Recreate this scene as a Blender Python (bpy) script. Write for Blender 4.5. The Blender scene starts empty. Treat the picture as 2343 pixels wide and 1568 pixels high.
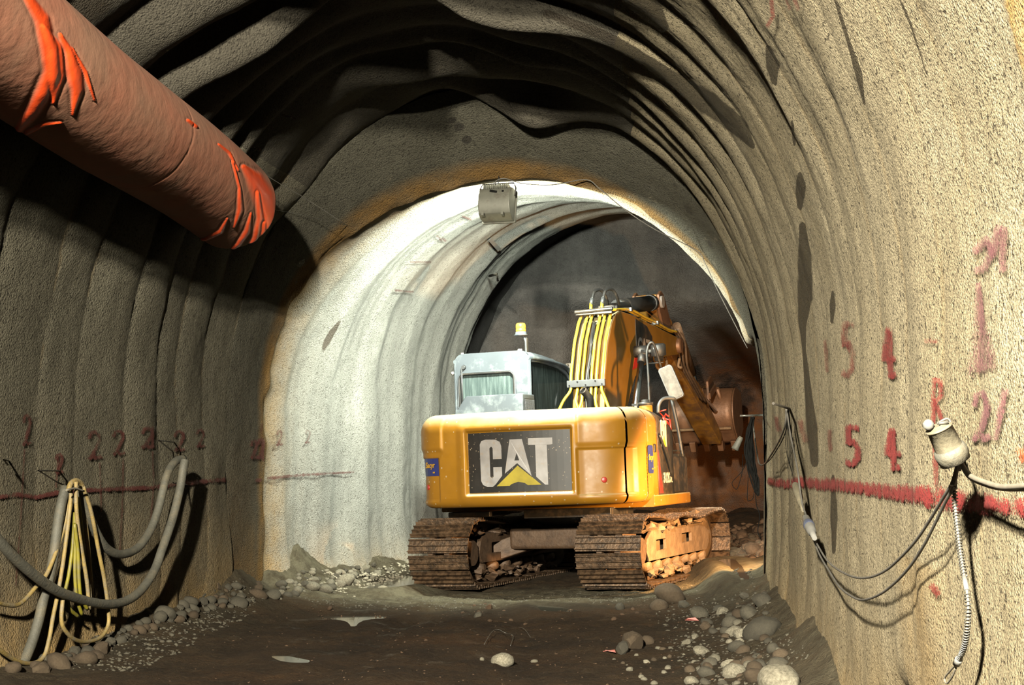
import bpy, bmesh, math, random
import numpy as np
from mathutils import Vector, Matrix, Euler
from mathutils.bvhtree import BVHTree
from mathutils.geometry import tessellate_polygon
random.seed(7)
C = bpy.context.scene.collection
SC = bpy.context.scene
R = math.radians
# ---------------------------------------------------------------- camera
FPX, CX, CY = 3400.0, 1171.5, 784.0
EYE = Vector((0, 0, 1.5))
PHI = math.atan(264 / FPX)
PSI = math.atan(139.5 / FPX * math.cos(PHI))
FW = Vector((-math.sin(PSI) * math.cos(PHI), math.cos(PSI) * math.cos(PHI), math.sin(PHI)))
RT = Vector((math.cos(PSI), math.sin(PSI), 0))
UP = RT.cross(FW)
cam = bpy.data.objects.new('camera', bpy.data.cameras.new('camera'))
C.objects.link(cam)
cam.data.sensor_width = 36
cam.data.lens = FPX / 2343 * 36
cam.matrix_world = Matrix.Translation(EYE) @ Matrix((RT, UP, -FW)).transposed().to_4x4()
cam.data.clip_end = 200
SC.camera = cam
# ---------------------------------------------------------------- world, exposure
w = bpy.data.worlds.new('tunnel_air'); SC.world = w; w.use_nodes = True
w.node_tree.nodes['Background'].inputs[0].default_value = (0.8, 0.85, 1, 1)
w.node_tree.nodes['Background'].inputs[1].default_value = 0.0
SC.view_settings.view_transform = 'Standard'
SC.view_settings.look = 'None'
SC.view_settings.exposure = 0.0
SC.view_settings.gamma = 1
SC.view_settings.use_curve_mapping = False
SC.cycles.max_bounces = 6
SC.cycles.diffuse_bounces = 0
SC.cycles.glossy_bounces = 3
SC.cycles.transmission_bounces = 6
SC.cycles.caustics_reflective = False
SC.cycles.caustics_refractive = False
# ---------------------------------------------------------------- lights
def light(name, kind, loc, target, energy, color, size=.2, size_y=None, spot=None, blend=.5):
    l = bpy.data.lights.new(name, kind); l.energy = energy; l.color = color
    if kind == 'AREA':
        l.size = size
        if size_y: l.shape = 'RECTANGLE'; l.size_y = size_y
    else:
        l.shadow_soft_size = size
    if kind == 'SPOT':
        l.spot_size = R(spot); l.spot_blend = blend
    o = bpy.data.objects.new(name, l); C.objects.link(o); o.location = loc
    o.rotation_euler = (Vector(target) - Vector(loc)).to_track_quat('-Z', 'Y').to_euler()
    return o
# two work lamps on a mast behind the photographer
light('work_light', 'SPOT', (-1.8, -2.6, 4.92), (3.2, 11, 1.7), 27500, (1, .92, .74), .12, spot=96, blend=1)
light('work_light', 'SPOT', (-1.8, -2.6, 4.58), (3.2, 11, 1.6), 10000, (1, .92, .74), .12, spot=96, blend=1)
# white discharge floodlight hanging at the crown of the narrow section (housing is built below)
FLOOD = (-.78, 15.26, 4.14)
light('floodlight_beam', 'AREA', (FLOOD[0], FLOOD[1] + .13, FLOOD[2] - .03), (FLOOD[0] + .7, 18.8, 2.0), 1400, (.96, 1, .84), .30, .22)
# warm halogen low on the right, behind the corner of the wall
light('halogen_light', 'SPOT', (2.18, 14.98, 1.20), (.35, 18.2, .8), 1850, (1, .55, .22), .07, spot=92, blend=.5)

# ---------------------------------------------------------------- picking helpers
def ray(px, py):
    return FW * FPX + RT * (px - CX) - UP * (py - CY)
def at(px, py, Y):
    d = ray(px, py); return EYE + d * (Y / d.y)
def XL(Y): return -3.95 + .13 * (np.clip(Y, -10, 15.4) - 10.4) * 1.0
def XR(Y): return 1.6 + .057 * (np.clip(Y, -2, 15.4) - 9.8)
# ---------------------------------------------------------------- noise
def _h(ix, iy, iz):
    n = (ix * 374761393 + iy * 668265263 + iz * 2147483647 * 3 + 1274126177) & 0xffffffff
    n = ((n ^ (n >> 13)) * 1274126177) & 0xffffffff
    n = ((n ^ (n >> 15)) * 2246822519) & 0xffffffff
    return ((n ^ (n >> 16)) & 0xffff) / 65535.0
def vn(x, y, z=0.0):
    x = np.asarray(x, float) + 1000.0; y = np.asarray(y, float) + 1000.0; z = np.asarray(z, float) + 1000.0 + 0 * x
    xi = np.floor(x).astype(np.int64); yi = np.floor(y).astype(np.int64); zi = np.floor(z).astype(np.int64)
    fx, fy, fz = x - xi, y - yi, z - zi
    fx, fy, fz = [t * t * (3 - 2 * t) for t in (fx, fy, fz)]
    r = 0
    for a in (0, 1):
        for b in (0, 1):
            for c in (0, 1):
                r = r + _h(xi + a, yi + b, zi + c) * np.where(a, fx, 1 - fx) * np.where(b, fy, 1 - fy) * np.where(c, fz, 1 - fz)
    return r * 2 - 1
def fbm(x, y, z=0.0, o=4):
    r, a, s = 0, 1, 0
    for k in range(o):
        r = r + a * vn(np.asarray(x) * 2 ** k + 17 * k, np.asarray(y) * 2 ** k, np.asarray(z) * 2 ** k); s += a; a *= .5
    return r / s
def sst(a, b, x):
    t = np.clip((x - a) / (b - a), 0, 1); return t * t * (3 - 2 * t)
# ---------------------------------------------------------------- mesh helpers
def mesh_grid(name, P, flip=False, attrs=None):
    """P (n, m, 3)"""
    n, m = P.shape[:2]
    me = bpy.data.meshes.new(name)
    me.vertices.add(n * m); me.vertices.foreach_set('co', P.reshape(-1).astype(np.float32))
    i = np.arange(n - 1)[:, None] * m + np.arange(m - 1)[None]
    q = np.stack([i, i + 1, i + m + 1, i + m], -1).reshape(-1, 4)
    if flip: q = q[:, ::-1]
    k = len(q)
    me.loops.add(k * 4); me.loops.foreach_set('vertex_index', q.reshape(-1).astype(np.int32))
    me.polygons.add(k); me.polygons.foreach_set('loop_start', (np.arange(k) * 4).astype(np.int32))
    me.polygons.foreach_set('loop_total', np.full(k, 4, np.int32))
    me.polygons.foreach_set('use_smooth', np.ones(k, bool))
    for an, av in (attrs or {}).items():
        a = me.attributes.new(an, 'FLOAT', 'POINT'); a.data.foreach_set('value', av.reshape(-1).astype(np.float32))
    me.update(); me.validate()
    return me
class MB:
    def __init__(s): s.v = []; s.f = []; s.sm = []
    def add(s, vs, fs, smooth=False):
        b = len(s.v); s.v += [tuple(v) for v in vs]
        for f in fs: s.f.append([b + i for i in f]); s.sm.append(smooth)
    def box(s, c, d, rot=None, taper=(1, 1)):
        x, y, z = [k / 2 for k in d]
        vs = [Vector((a * x * (taper[0] if g > 0 else 1), b * y * (taper[1] if g > 0 else 1), g * z)) for g in (-1, 1) for b in (-1, 1) for a in (-1, 1)]
        if rot is not None: vs = [rot @ v for v in vs]
        s.add([v + Vector(c) for v in vs], [(0, 2, 3, 1), (4, 5, 7, 6), (0, 1, 5, 4), (2, 6, 7, 3), (0, 4, 6, 2), (1, 3, 7, 5)])
        return s
    def tube(s, pts, r, n=10, cap=True, cr=0):
        pts = [Vector(p) for p in pts]
        if cr: pts = catmull(pts, cr)
        k = len(pts)
        rs = r if isinstance(r, (list, tuple)) else [r] * k
        if len(rs) != k: rs = [rs[0] + (rs[-1] - rs[0]) * i / (k - 1) for i in range(k)]
        t0 = (pts[1] - pts[0]).normalized()
        u = t0.orthogonal().normalized(); rings = []
        for i, p in enumerate(pts):
            t = (pts[min(i + 1, k - 1)] - pts[max(i - 1, 0)]).normalized()
            u = (u - t * u.dot(t)).normalized(); w_ = t.cross(u)
            rings += [p + (u * math.cos(2 * math.pi * j / n) + w_ * math.sin(2 * math.pi * j / n)) * rs[i] for j in range(n)]
        fs = [(i * n + j, i * n + (j + 1) % n, (i + 1) * n + (j + 1) % n, (i + 1) * n + j) for i in range(k - 1) for j in range(n)]
        s.add(rings, fs, True)
        if cap:
            b = len(s.v) - len(rings)
            s.f.append([b + j for j in range(n)][::-1]); s.sm.append(False)
            s.f.append([b + (k - 1) * n + j for j in range(n)]); s.sm.append(False)
        return s
    def lathe(s, o, axis, prof, n=20, smooth=True):
        """prof: list of (dist along axis, radius)"""
        o = Vector(o); ax = Vector(axis).normalized(); u = ax.orthogonal().normalized(); w_ = ax.cross(u)
        vs = [o + ax * d + (u * math.cos(2 * math.pi * j / n) + w_ * math.sin(2 * math.pi * j / n)) * max(r, 1e-4) for d, r in prof for j in range(n)]
        fs = [(i * n + j, i * n + (j + 1) % n, (i + 1) * n + (j + 1) % n, (i + 1) * n + j) for i in range(len(prof) - 1) for j in range(n)]
        s.add(vs, fs, smooth)
        b = len(s.v) - len(vs)
        s.f.append([b + j for j in range(n)][::-1]); s.sm.append(False)
        s.f.append([b + (len(prof) - 1) * n + j for j in range(n)]); s.sm.append(False)
        return s
    def prism(s, poly, fn, a, b, holes=()):
        """poly 2D points extruded from a to b; fn(u, v, t) -> point"""
        loops = [list(poly)] + [list(h) for h in holes]
        flat = [p for l in loops for p in l]; n = len(flat)
        tris = tessellate_polygon([[Vector((p[0], p[1], 0)) for p in l] for l in loops])
        vs = [fn(p[0], p[1], a) for p in flat] + [fn(p[0], p[1], b) for p in flat]
        fs = [tuple(t) for t in tris] + [tuple(n + i for i in reversed(t)) for t in tris]
        k = 0
        for l in loops:
            m = len(l)
            for i in range(m): fs.append((k + i, k + (i + 1) % m, n + k + (i + 1) % m, n + k + i))
            k += m
        s.add(vs, fs); return s
    def mesh(s, name):
        me = bpy.data.meshes.new(name); me.from_pydata(s.v, [], s.f)
        me.polygons.foreach_set('use_smooth', s.sm); me.update()
        bm = bmesh.new(); bm.from_mesh(me); bmesh.ops.recalc_face_normals(bm, faces=bm.faces); bm.to_mesh(me); bm.free()
        return me
    def build(s, name, m, parent=None, bevel=0, label=None, segs=2):
        return link(name, s.mesh(name), m, parent, bevel, label, segs)
def link(name, me, m, parent=None, bevel=0, label=None, segs=2):
    if m is not None and len(me.materials) == 0: me.materials.append(m)
    o = bpy.data.objects.new(name, me); C.objects.link(o)
    if parent: o.parent = parent
    if bevel:
        b = o.modifiers.new('bevel', 'BEVEL'); b.width = bevel; b.segments = segs; b.limit_method = 'ANGLE'; b.angle_limit = R(35)
        b.harden_normals = True
        for p in me.polygons: p.use_smooth = True
        o.modifiers.new('wn', 'WEIGHTED_NORMAL')
    if label: o['label'] = label
    return o
def catmull(p, n):
    out = []
    q = [p[0] * 2 - p[1]] + list(p) + [p[-1] * 2 - p[-2]]
    for i in range(1, len(q) - 2):
        for k in range(n):
            t = k / n
            out.append(.5 * ((2 * q[i]) + (q[i + 1] - q[i - 1]) * t + (2 * q[i - 1] - 5 * q[i] + 4 * q[i + 1] - q[i + 2]) * t * t + (3 * q[i] - q[i - 1] - 3 * q[i + 1] + q[i + 2]) * t ** 3))
    out.append(p[-1].copy()); return out
def tag(o, label=None, cat=None, group=None, kind=None):
    if label: o['label'] = label
    if cat: o['category'] = cat
    if group: o['group'] = group
    if kind: o['kind'] = kind
    return o
def empty(name, loc=(0, 0, 0)):
    o = bpy.data.objects.new(name, None); C.objects.link(o); o.location = loc; o.empty_display_size = .1; return o
# ---------------------------------------------------------------- materials
class NT:
    def __init__(s, name):
        s.m = bpy.data.materials.new(name); s.m.use_nodes = True; s.t = s.m.node_tree; s.p = s.t.nodes['Principled BSDF']
        s.co = None
    def n(s, typ, **kw):
        x = s.t.nodes.new(typ)
        for k, v in kw.items():
            if k in x.inputs.keys(): s.set(x.inputs[k], v)
            else: setattr(x, k, v)
        return x
    def set(s, sock, v):
        if isinstance(v, bpy.types.NodeSocket): s.t.links.new(v, sock)
        else: sock.default_value = v
    def coord(s, scale=None):
        if not s.co: s.co = s.n('ShaderNodeTexCoord').outputs['Object']
        if scale is None: return s.co
        m = s.n('ShaderNodeMapping'); s.set(m.inputs['Vector'], s.co); m.inputs['Scale'].default_value = scale; return m.outputs[0]
    def noise(s, scale, detail=4, rough=.55, co=None):
        return s.n('ShaderNodeTexNoise', Vector=co or s.coord(), Scale=scale, Detail=detail, Roughness=rough).outputs['Fac']
    def vor(s, scale, feature='F1', co=None, rnd=1.0):
        x = s.n('ShaderNodeTexVoronoi', Vector=co or s.coord(), Scale=scale); x.feature = feature; x.inputs['Randomness'].default_value = rnd
        return x.outputs['Distance']
    def ramp(s, fac, a, b, lo=0.0, hi=1.0):
        x = s.n('ShaderNodeMapRange', Value=fac); x.inputs['From Min'].default_value = a; x.inputs['From Max'].default_value = b
        x.inputs['To Min'].default_value = lo; x.inputs['To Max'].default_value = hi; return x.outputs[0]
    def mix(s, f, a, b, mode='MIX'):
        x = s.n('ShaderNodeMix'); x.data_type = 'RGBA'; x.blend_type = mode
        s.set(x.inputs[0], f)
        for i, v in ((6, a), (7, b)):
            s.set(x.inputs[i], v if isinstance(v, bpy.types.NodeSocket) else (*v, 1))
        return x.outputs[2]
    def math(s, op, a, b=0.0, clamp=False):
        x = s.n('ShaderNodeMath'); x.operation = op; x.use_clamp = clamp; s.set(x.inputs[0], a); s.set(x.inputs[1], b); return x.outputs[0]
    def attr(s, name): return s.n('ShaderNodeAttribute', attribute_name=name).outputs['Fac']
    def bump(s, h, strength, dist):
        b = s.n('ShaderNodeBump', Height=h, Strength=strength, Distance=dist); s.set(s.p.inputs['Normal'], b.outputs[0])
    def out(s, color=None, rough=None, metal=None, spec=None):
        P = s.p.inputs
        if color is not None: s.set(P['Base Color'], color if isinstance(color, bpy.types.NodeSocket) else (*color, 1))
        if rough is not None: s.set(P['Roughness'], rough)
        if metal is not None: s.set(P['Metallic'], metal)
        if spec is not None: s.set(P['Specular IOR Level'], spec)
        return s.m
def plain(name, col, rough=.5, metal=0, var=.25, scale=6, bump=0, bscale=60, dirt=None, damt=.5, dscale=5, spec=None):
    t = NT(name)
    c = t.mix(t.ramp(t.noise(scale), .35, .65), tuple(k * (1 - var) for k in col), tuple(min(1, k * (1 + var * .6)) for k in col))
    if dirt: c = t.mix(t.ramp(t.noise(dscale, 8, .7), .62 - damt * .35, .75 - damt * .2), c, dirt)
    if bump: t.bump(t.noise(bscale, 5, .6), bump, .01)
    return t.out(c, rough, metal, spec)
def shotcrete(name, a, b, dark, grain=1.0, wetcol=(.05, .04, .03), ochre=(.27, .17, .06), pit=.5, pale=None):
    t = NT(name)
    big = t.noise(1.1, 3); mid = t.noise(9, 5, .6)
    c = t.mix(t.ramp(big, .35, .65), a, b)
    c = t.mix(t.ramp(mid, .3, .7, 0, .35), c, tuple(k * .72 for k in a))
    strk = t.noise(2.2, 4, .6, t.coord((1, 1, .14)))
    c = t.mix(t.ramp(strk, .42, .66, 0, .42), c, tuple(k * .62 for k in a))
    pebbles = t.vor(75 * grain); fine = t.noise(110 * grain, 3, .6)
    c = t.mix(t.ramp(pebbles, .0, .5, .28, 0), c, tuple(min(1, k * 1.35) for k in b))
    pits = t.noise(42 * grain, 2, .6)
    pm = t.ramp(pits, .58, .66, 0, pit)
    c = t.mix(pm, c, dark)
    c = t.mix(t.ramp(t.noise(95 * grain, 2, .6), .56, .66, 0, pit * .8), c, dark)
    br = t.math('MULTIPLY', t.attr('ochre'), t.ramp(t.noise(2.7, 6, .65), .3, .6, .35, 1.0))
    c = t.mix(br, c, ochre)
    if pale: c = t.mix(t.ramp(t.noise(3.3, 5, .7), .64, .70, 0, .7), c, pale)
    wet = t.ramp(t.math('ADD', t.attr('wet'), t.math('MULTIPLY', t.math('SUBTRACT', t.noise(7, 4), .5), .35)), .42, .55)
    c = t.mix(t.math('MULTIPLY', wet, .88), c, wetcol)
    h = t.math('ADD', t.math('MULTIPLY', pebbles, -.9), t.math('MULTIPLY', fine, 1.3))
    h = t.math('ADD', h, t.math('MULTIPLY', pm, -1.0))
    h = t.math('ADD', h, t.math('MULTIPLY', t.noise(20, 3), .7))
    t.bump(h, .9, .0075 / grain)
    rg = t.ramp(wet, 0, 1, .9, .72)
    return t.out(c, rg, 0, .2)
M = {}
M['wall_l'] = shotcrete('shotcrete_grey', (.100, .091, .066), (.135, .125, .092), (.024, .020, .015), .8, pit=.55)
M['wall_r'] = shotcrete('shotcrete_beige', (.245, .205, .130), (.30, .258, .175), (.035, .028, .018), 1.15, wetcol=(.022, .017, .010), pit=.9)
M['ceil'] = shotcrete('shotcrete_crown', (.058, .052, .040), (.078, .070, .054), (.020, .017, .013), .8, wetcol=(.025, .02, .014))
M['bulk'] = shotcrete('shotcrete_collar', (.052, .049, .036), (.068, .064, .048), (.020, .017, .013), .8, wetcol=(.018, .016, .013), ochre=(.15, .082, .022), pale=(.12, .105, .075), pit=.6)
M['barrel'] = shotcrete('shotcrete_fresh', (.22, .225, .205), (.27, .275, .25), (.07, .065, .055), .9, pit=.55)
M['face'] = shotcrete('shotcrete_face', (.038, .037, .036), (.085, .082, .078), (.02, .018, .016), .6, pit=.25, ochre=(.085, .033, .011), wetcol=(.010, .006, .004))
# mud floor
def mud():
    t = NT('wet_mud')
    c = t.mix(t.ramp(t.noise(1.6, 6, .62), .36, .62), (.018, .010, .0042), (.042, .024, .011))
    c = t.mix(t.ramp(t.noise(.55, 4, .6), .55, .7, 0, .8), c, (.062, .030, .011))
    c = t.mix(t.ramp(t.noise(26, 5, .7), .52, .7, 0, .8), c, (.055, .039, .023))
    pale = t.math('MULTIPLY', t.attr('pale'), t.ramp(t.noise(6, 6, .7), .35, .6, .35, 1.0))
    c = t.mix(pale, c, (.165, .148, .098))
    ro = t.ramp(t.noise(2.6, 6, .62), .34, .46, .40, .97)
    t.bump(t.math('ADD', t.noise(18, 7, .68), t.math('MULTIPLY', t.noise(60, 4, .7), .4)), 1.0, .09)
    return t.out(c, ro, 0, .16)
M['mud'] = mud()
def stone(name, a, b):
    t = NT(name)
    oi = t.n('ShaderNodeObjectInfo').outputs['Random']
    c = t.mix(t.ramp(t.noise(7, 6, .65), .35, .65), a, b)
    c = t.mix(t.math('MULTIPLY', oi, .6), c, tuple(k * .45 for k in a))
    c = t.mix(t.ramp(t.noise(22, 4, .7), .6, .7, 0, .6), c, (.05, .035, .02))
    t.bump(t.noise(30, 6, .65), .6, .015)
    return t.out(c, .85, 0, .3)
M['stone_g'] = stone('stone_grey', (.058, .052, .039), (.088, .079, .057))
M['stone_b'] = stone('stone_brown', (.062, .044, .027), (.092, .068, .043))
M['stone_w'] = stone('stone_pale', (0.12, 0.108, 0.078), (.29, .265, .20))
M['clod'] = stone('earth_clod', (.055, .032, .018), (.10, .062, .036))
def yellow(name, col, spatter=True, rough=.33):
    t = NT(name)
    c = t.mix(t.ramp(t.noise(2.5, 5), .4, .7), col, tuple(k * .85 for k in col))
    c = t.mix(t.ramp(t.noise(5, 8, .7, t.coord((1, 1, .35))), .60, .78, 0, .3), c, (.16, .11, .04))
    c = t.mix(t.ramp(t.noise(40, 3, .7), .68, .74, 0, .6), c, (.12, .066, .03))
    if spatter:
        v = t.vor(13); g = t.ramp(t.noise(2.6, 3), .42, .54)
        c = t.mix(t.math('MULTIPLY', t.ramp(v, .10, .15, 1, 0), g), c, (.36, .30, .21))
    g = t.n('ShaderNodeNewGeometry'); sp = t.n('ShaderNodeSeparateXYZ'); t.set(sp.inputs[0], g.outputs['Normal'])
    up_ = t.ramp(t.math('ADD', sp.outputs[2], t.math('MULTIPLY', t.math('SUBTRACT', t.noise(4, 5), .5), .5)), .25, .9, 0, .75)   # dust on what faces up, also paints in the floodlit tops
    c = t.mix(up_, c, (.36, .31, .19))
    t.bump(t.noise(3, 3), .12, .03)
    return t.out(c, t.ramp(t.noise(6, 5), .3, .7, rough, rough + .22), 0, .35)
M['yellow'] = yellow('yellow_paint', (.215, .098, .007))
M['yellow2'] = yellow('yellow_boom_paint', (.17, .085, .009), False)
M['pipe'] = plain('yellow_pipe_paint', (0.44, 0.303, 0.022), .35, dirt=(0.231, 0.176, 0.066), damt=.3, dscale=9)
M['cab'] = plain('cab_paint_grey', (0.049, 0.059, 0.068), .45, 0, .14, 3, dirt=(.13, .15, .155), damt=.35, dscale=4)
M['dark'] = plain('dark_steel', (0.0162, 0.0155, 0.0144), .5, .2, .3, 8, dirt=(0.078, 0.06, 0.042), damt=.35)
M['black'] = plain('black_rubber', (0.00726, 0.00726, 0.00726), .55, 0, .3, 9, dirt=(0.06, 0.051, 0.039), damt=.2)
M['blackpanel'] = plain('black_panel_paint', (0.0126, 0.00984, 0.00756), .45, 0, .35, 4, dirt=(0.056, 0.0385, 0.0245), damt=.45, dscale=7)
def badge():
    t = NT('badge_black')
    c = t.mix(t.ramp(t.noise(5, 4), .4, .7), (.007, .007, .0065), (.016, .013, .011))
    v = t.vor(26); g = t.ramp(t.noise(4, 3), .42, .62)
    c = t.mix(t.math('MULTIPLY', t.ramp(v, .10, .17, 1, 0), g), c, (.28, .22, .15))
    return t.out(c, .5, 0, .4)
M['badge'] = badge()
M['white'] = plain('white_paint', (0.205, 0.193, 0.186), .5, 0, .15, 9, dirt=(0.204, 0.162, 0.12), damt=.25, dscale=16)
M['sidewhite'] = plain('cream_decal', (0.36, 0.315, 0.248), .5, 0, .1)
M['tri'] = plain('yellow_decal', (0.248, 0.193, 0.011), .5, 0, .2)
M['blue'] = plain('blue_sticker', (.015, .02, .10), .4, 0, .2)
M['stickyellow'] = plain('yellow_lettering', (0.4, 0.21, 0.015), .5, 0, .1)
M['red'] = plain('red_paint', (0.3, 0.0175, 0.01), .4, 0, .2)
M['steel'] = plain('chrome_rod', (0.36, 0.372, 0.396), .18, 1, .1)
M['grey'] = plain('grey_bracket', (0.055, 0.058, 0.0605), .45, .3, .2)
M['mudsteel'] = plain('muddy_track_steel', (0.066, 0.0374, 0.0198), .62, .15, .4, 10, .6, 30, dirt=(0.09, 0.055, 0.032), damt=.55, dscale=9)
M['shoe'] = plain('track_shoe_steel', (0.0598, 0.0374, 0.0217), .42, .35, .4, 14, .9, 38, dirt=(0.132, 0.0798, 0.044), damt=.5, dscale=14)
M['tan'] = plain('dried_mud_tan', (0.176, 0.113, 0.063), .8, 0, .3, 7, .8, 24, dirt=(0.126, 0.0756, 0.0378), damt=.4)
M['worn'] = plain('worn_bucket_steel', (0.165, 0.0825, 0.044), .5, .35, .35, 5, .4, 25, dirt=(0.11, 0.055, 0.0275), damt=.5)
M['ruststick'] = plain('muddy_stick_paint', (0.2, 0.095, 0.015), .5, 0, .4, 4, dirt=(0.085, 0.0425, 0.02), damt=.55)
M['hose_y'] = plain('yellow_hose', (0.24, 0.17, 0.055), .6, 0, .3, 8, .5, 60, dirt=(0.18, 0.15, 0.1), damt=.5, dscale=14)
M['hose_yy'] = plain('bright_yellow_hose', (0.178, 0.153, 0.0127), .55, 0, .3, 8, dirt=(0.15, 0.13, 0.06), damt=.4, dscale=14)
M['hose_g'] = plain('grey_hose', (0.075, 0.0725, 0.0575), .65, 0, .25, 6, .5, 50, dirt=(0.11, 0.095, 0.065), damt=.4, dscale=8)
M['cable'] = plain('cable_grey', (0.08, 0.075, 0.065), .6, 0, .3, 12)
M['cable_w'] = plain('cable_dusty', (0.158, 0.14, 0.108), .7, 0, .2, 12)
M['cable_k'] = plain('cable_black', (.006, .006, .0055), .9, 0, .3, 12, spec=.08)
M['cream'] = plain('cream_plastic', (0.118, 0.104, 0.0715), .55, 0, .15, 14, .3, 60, dirt=(0.2, 0.165, 0.11), damt=.2, dscale=20)
M['plastw'] = plain('white_plastic', (0.139, 0.136, 0.126), .5, 0, .15, 14, dirt=(0.2, 0.18, 0.14), damt=.2)
M['plastb'] = plain('blue_grey_plastic', (0.06, 0.07, 0.11), .5, 0, .2)
M['spring'] = plain('galvanised_spring', (0.15, 0.147, 0.132), .4, .5, .2, 20)
M['lamp'] = plain('lamp_housing', (0.11, 0.11, 0.09), .5, .2, .15, 9, dirt=(0.06, 0.05, 0.04), damt=.2)
M['rebar'] = plain('rusty_rebar', (0.045, 0.0375, 0.0275), .7, .2, .3)
M['floodglass'] = NT('lamp_glass').out((.9, .95, .9), .1)
_p = M['floodglass'].node_tree.nodes['Principled BSDF']; _p.inputs['Emission Color'].default_value = (.92, 1, .9, 1); _p.inputs['Emission Strength'].default_value = 12
def duct_mat():
    t = NT('orange_duct_cloth')
    d = t.attr('fold')
    dust = t.ramp(t.noise(1.7, 6, .6), .35, .65, .86, 1.0)
    f = t.math('MULTIPLY', dust, t.ramp(d, .15, .7, 1, 0), True)
    c = t.mix(f, (.95, .095, .018), (.36, .19, .12))
    t.bump(t.noise(9, 4), .25, .02)
    return t.out(c, t.ramp(d, 0, 1, .8, .4), 0, .4)
M['duct'] = duct_mat()
def glassy(name, tint, alpha, rough=.08):
    t = NT(name)
    tr = t.n('ShaderNodeBsdfTransparent'); tr.inputs[0].default_value = (*tint, 1)
    st = t.noise(6, 5, .6, t.coord((6, 6, .5)))
    P = t.p.inputs
    t.set(P['Base Color'], t.mix(t.ramp(st, .4, .7), (.05, .07, .07), (.10, .13, .125))); P['Roughness'].default_value = rough
    mx = t.n('ShaderNodeMixShader'); t.set(mx.inputs[0], t.ramp(st, .35, .75, alpha, min(1, alpha + .25)))
    t.t.links.new(tr.outputs[0], mx.inputs[1]); t.t.links.new(t.p.outputs[0], mx.inputs[2])
    t.t.links.new(mx.outputs[0], t.t.nodes['Material Output'].inputs['Surface'])
    return t.m
M['rearglass'] = glassy('dusty_rear_glass', (.6, .7, .68), .55, .2)
M['sideglass'] = glassy('clean_side_glass', (.55, .55, .5), .22, .03)
M['mirror'] = plain('mirror_glass', (0.112, 0.112, 0.104), .25, .4, .3, 14)
M['amber'] = NT('amber_lens').out((1, .42, .03), .25)
_p = M['amber'].node_tree.nodes['Principled BSDF']; _p.inputs['Transmission Weight'].default_value = .25; _p.inputs['Emission Color'].default_value = (1, .45, .03, 1); _p.inputs['Emission Strength'].default_value = .35
def water():
    t = NT('puddle_water'); t.bump(t.noise(9, 3), .08, .01); m = t.out((.05, .045, .035), .06, 0, .8); return m
M['water'] = water()
def spray(name, col):
    t = NT(name); e = t.attr('edge')
    n = t.math('ADD', t.math('MULTIPLY', t.noise(120, 3, .7), .8), t.math('MULTIPLY', t.noise(9, 3), .5))
    a = t.math('ADD', e, t.math('MULTIPLY', t.math('SUBTRACT', n, .66), 4.5))
    a = t.ramp(a, .25, .75, 0, 1)
    a = t.math('MULTIPLY', a, t.attr('power'))
    tr = t.n('ShaderNodeBsdfTransparent'); mx = t.n('ShaderNodeMixShader')
    t.set(mx.inputs[0], a); t.t.links.new(tr.outputs[0], mx.inputs[1]); t.t.links.new(t.p.outputs[0], mx.inputs[2])
    t.t.links.new(mx.outputs[0], t.t.nodes['Material Output'].inputs['Surface'])
    t.bump(t.noise(60, 4, .7), .8, .01)
    t.out(t.mix(t.noise(20), col, tuple(k * .6 for k in col)), .75)
    return t.m
M['spray_r'] = spray('red_spray_paint', (.23, .018, .016))
M['spray_l'] = spray('red_spray_paint_old', (.085, .014, .010))
M['spray_p'] = spray('purple_spray_paint', (.22, .085, .095))
M['spray_o'] = spray('orange_spray_paint', (.5, .08, .012))

# ================================================================ TUNNEL SHELL
YL, YB, YRING, YFACE = 15.4, 14.5, 21.5, 25.6      # lip, start of collar, end ring, digging face
CREASE = np.array([-9, -8.1, -7.2, -6.3, -5.4, -4.5, -3.6, -2.8, -2, -1.2, -.4, .4, 1.2, 2, 2.8, 3.5, 4.25, 4.9, 5.45, 6.2, 6.9, 7.7, 8.3, 9.2, 9.9, 10.7, 11.25, 12.1, 12.75, 13.2, 13.85, 14.5, 15.3, 16])
AMPK = np.array([1, .9, 1.1, 1, .8, 1, 1, 1, 1, 1, 1, 1, 1, 1, 1, .9, .7, .8, 1.1, .9, .8, 1.1, .9, 1, .8, 1.2, .9, 1.15, .8, .75, 1.1, .9, 1, 1])
def prof(u, cx, wl, wr, zs, zc, z0=-.5):
    """u in 0..1 from the left foot over the crown to the right foot -> x, z, inward nx, nz (arrays)"""
    lw = zs - z0; la = (wl + wr) / 2 * 1.62 + (zc - zs) * 1.5; tot = 2 * lw + la
    d = u * tot
    a = np.pi * (1 - (d - lw) / la)             # pi at left spring, 0 at right
    x = np.where(d < lw, cx - wl, np.where(d > lw + la, cx + wr, cx + np.where(np.cos(a) < 0, wl, wr) * np.cos(a)))
    z = np.where(d < lw, z0 + d, np.where(d > lw + la, zs - (d - lw - la), zs + (zc - zs) * np.sin(a)))
    ca, sa = np.cos(a), np.sin(a)
    nx = np.where(d < lw, 1., np.where(d > lw + la, -1., -ca / np.where(ca < 0, wl, wr)))
    nz = np.where((d < lw) | (d > lw + la), 0., -sa / (zc - zs))
    n = np.sqrt(nx ** 2 + nz ** 2)
    return x, z, nx / n, nz / n
def near_par(Y):
    l, r = XL(Y), XR(Y)
    return (l + r) / 2 - .03, (r - l) / 2 - .03, (r - l) / 2 + .03, 1.95 + 0 * Y, 5.2 - .08 * (1 - sst(6.2, 9.6, Y)) * sst(-3.5, 0, Y)  # crown dips out of view, shaped to cut light off the ceiling beyond
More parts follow.
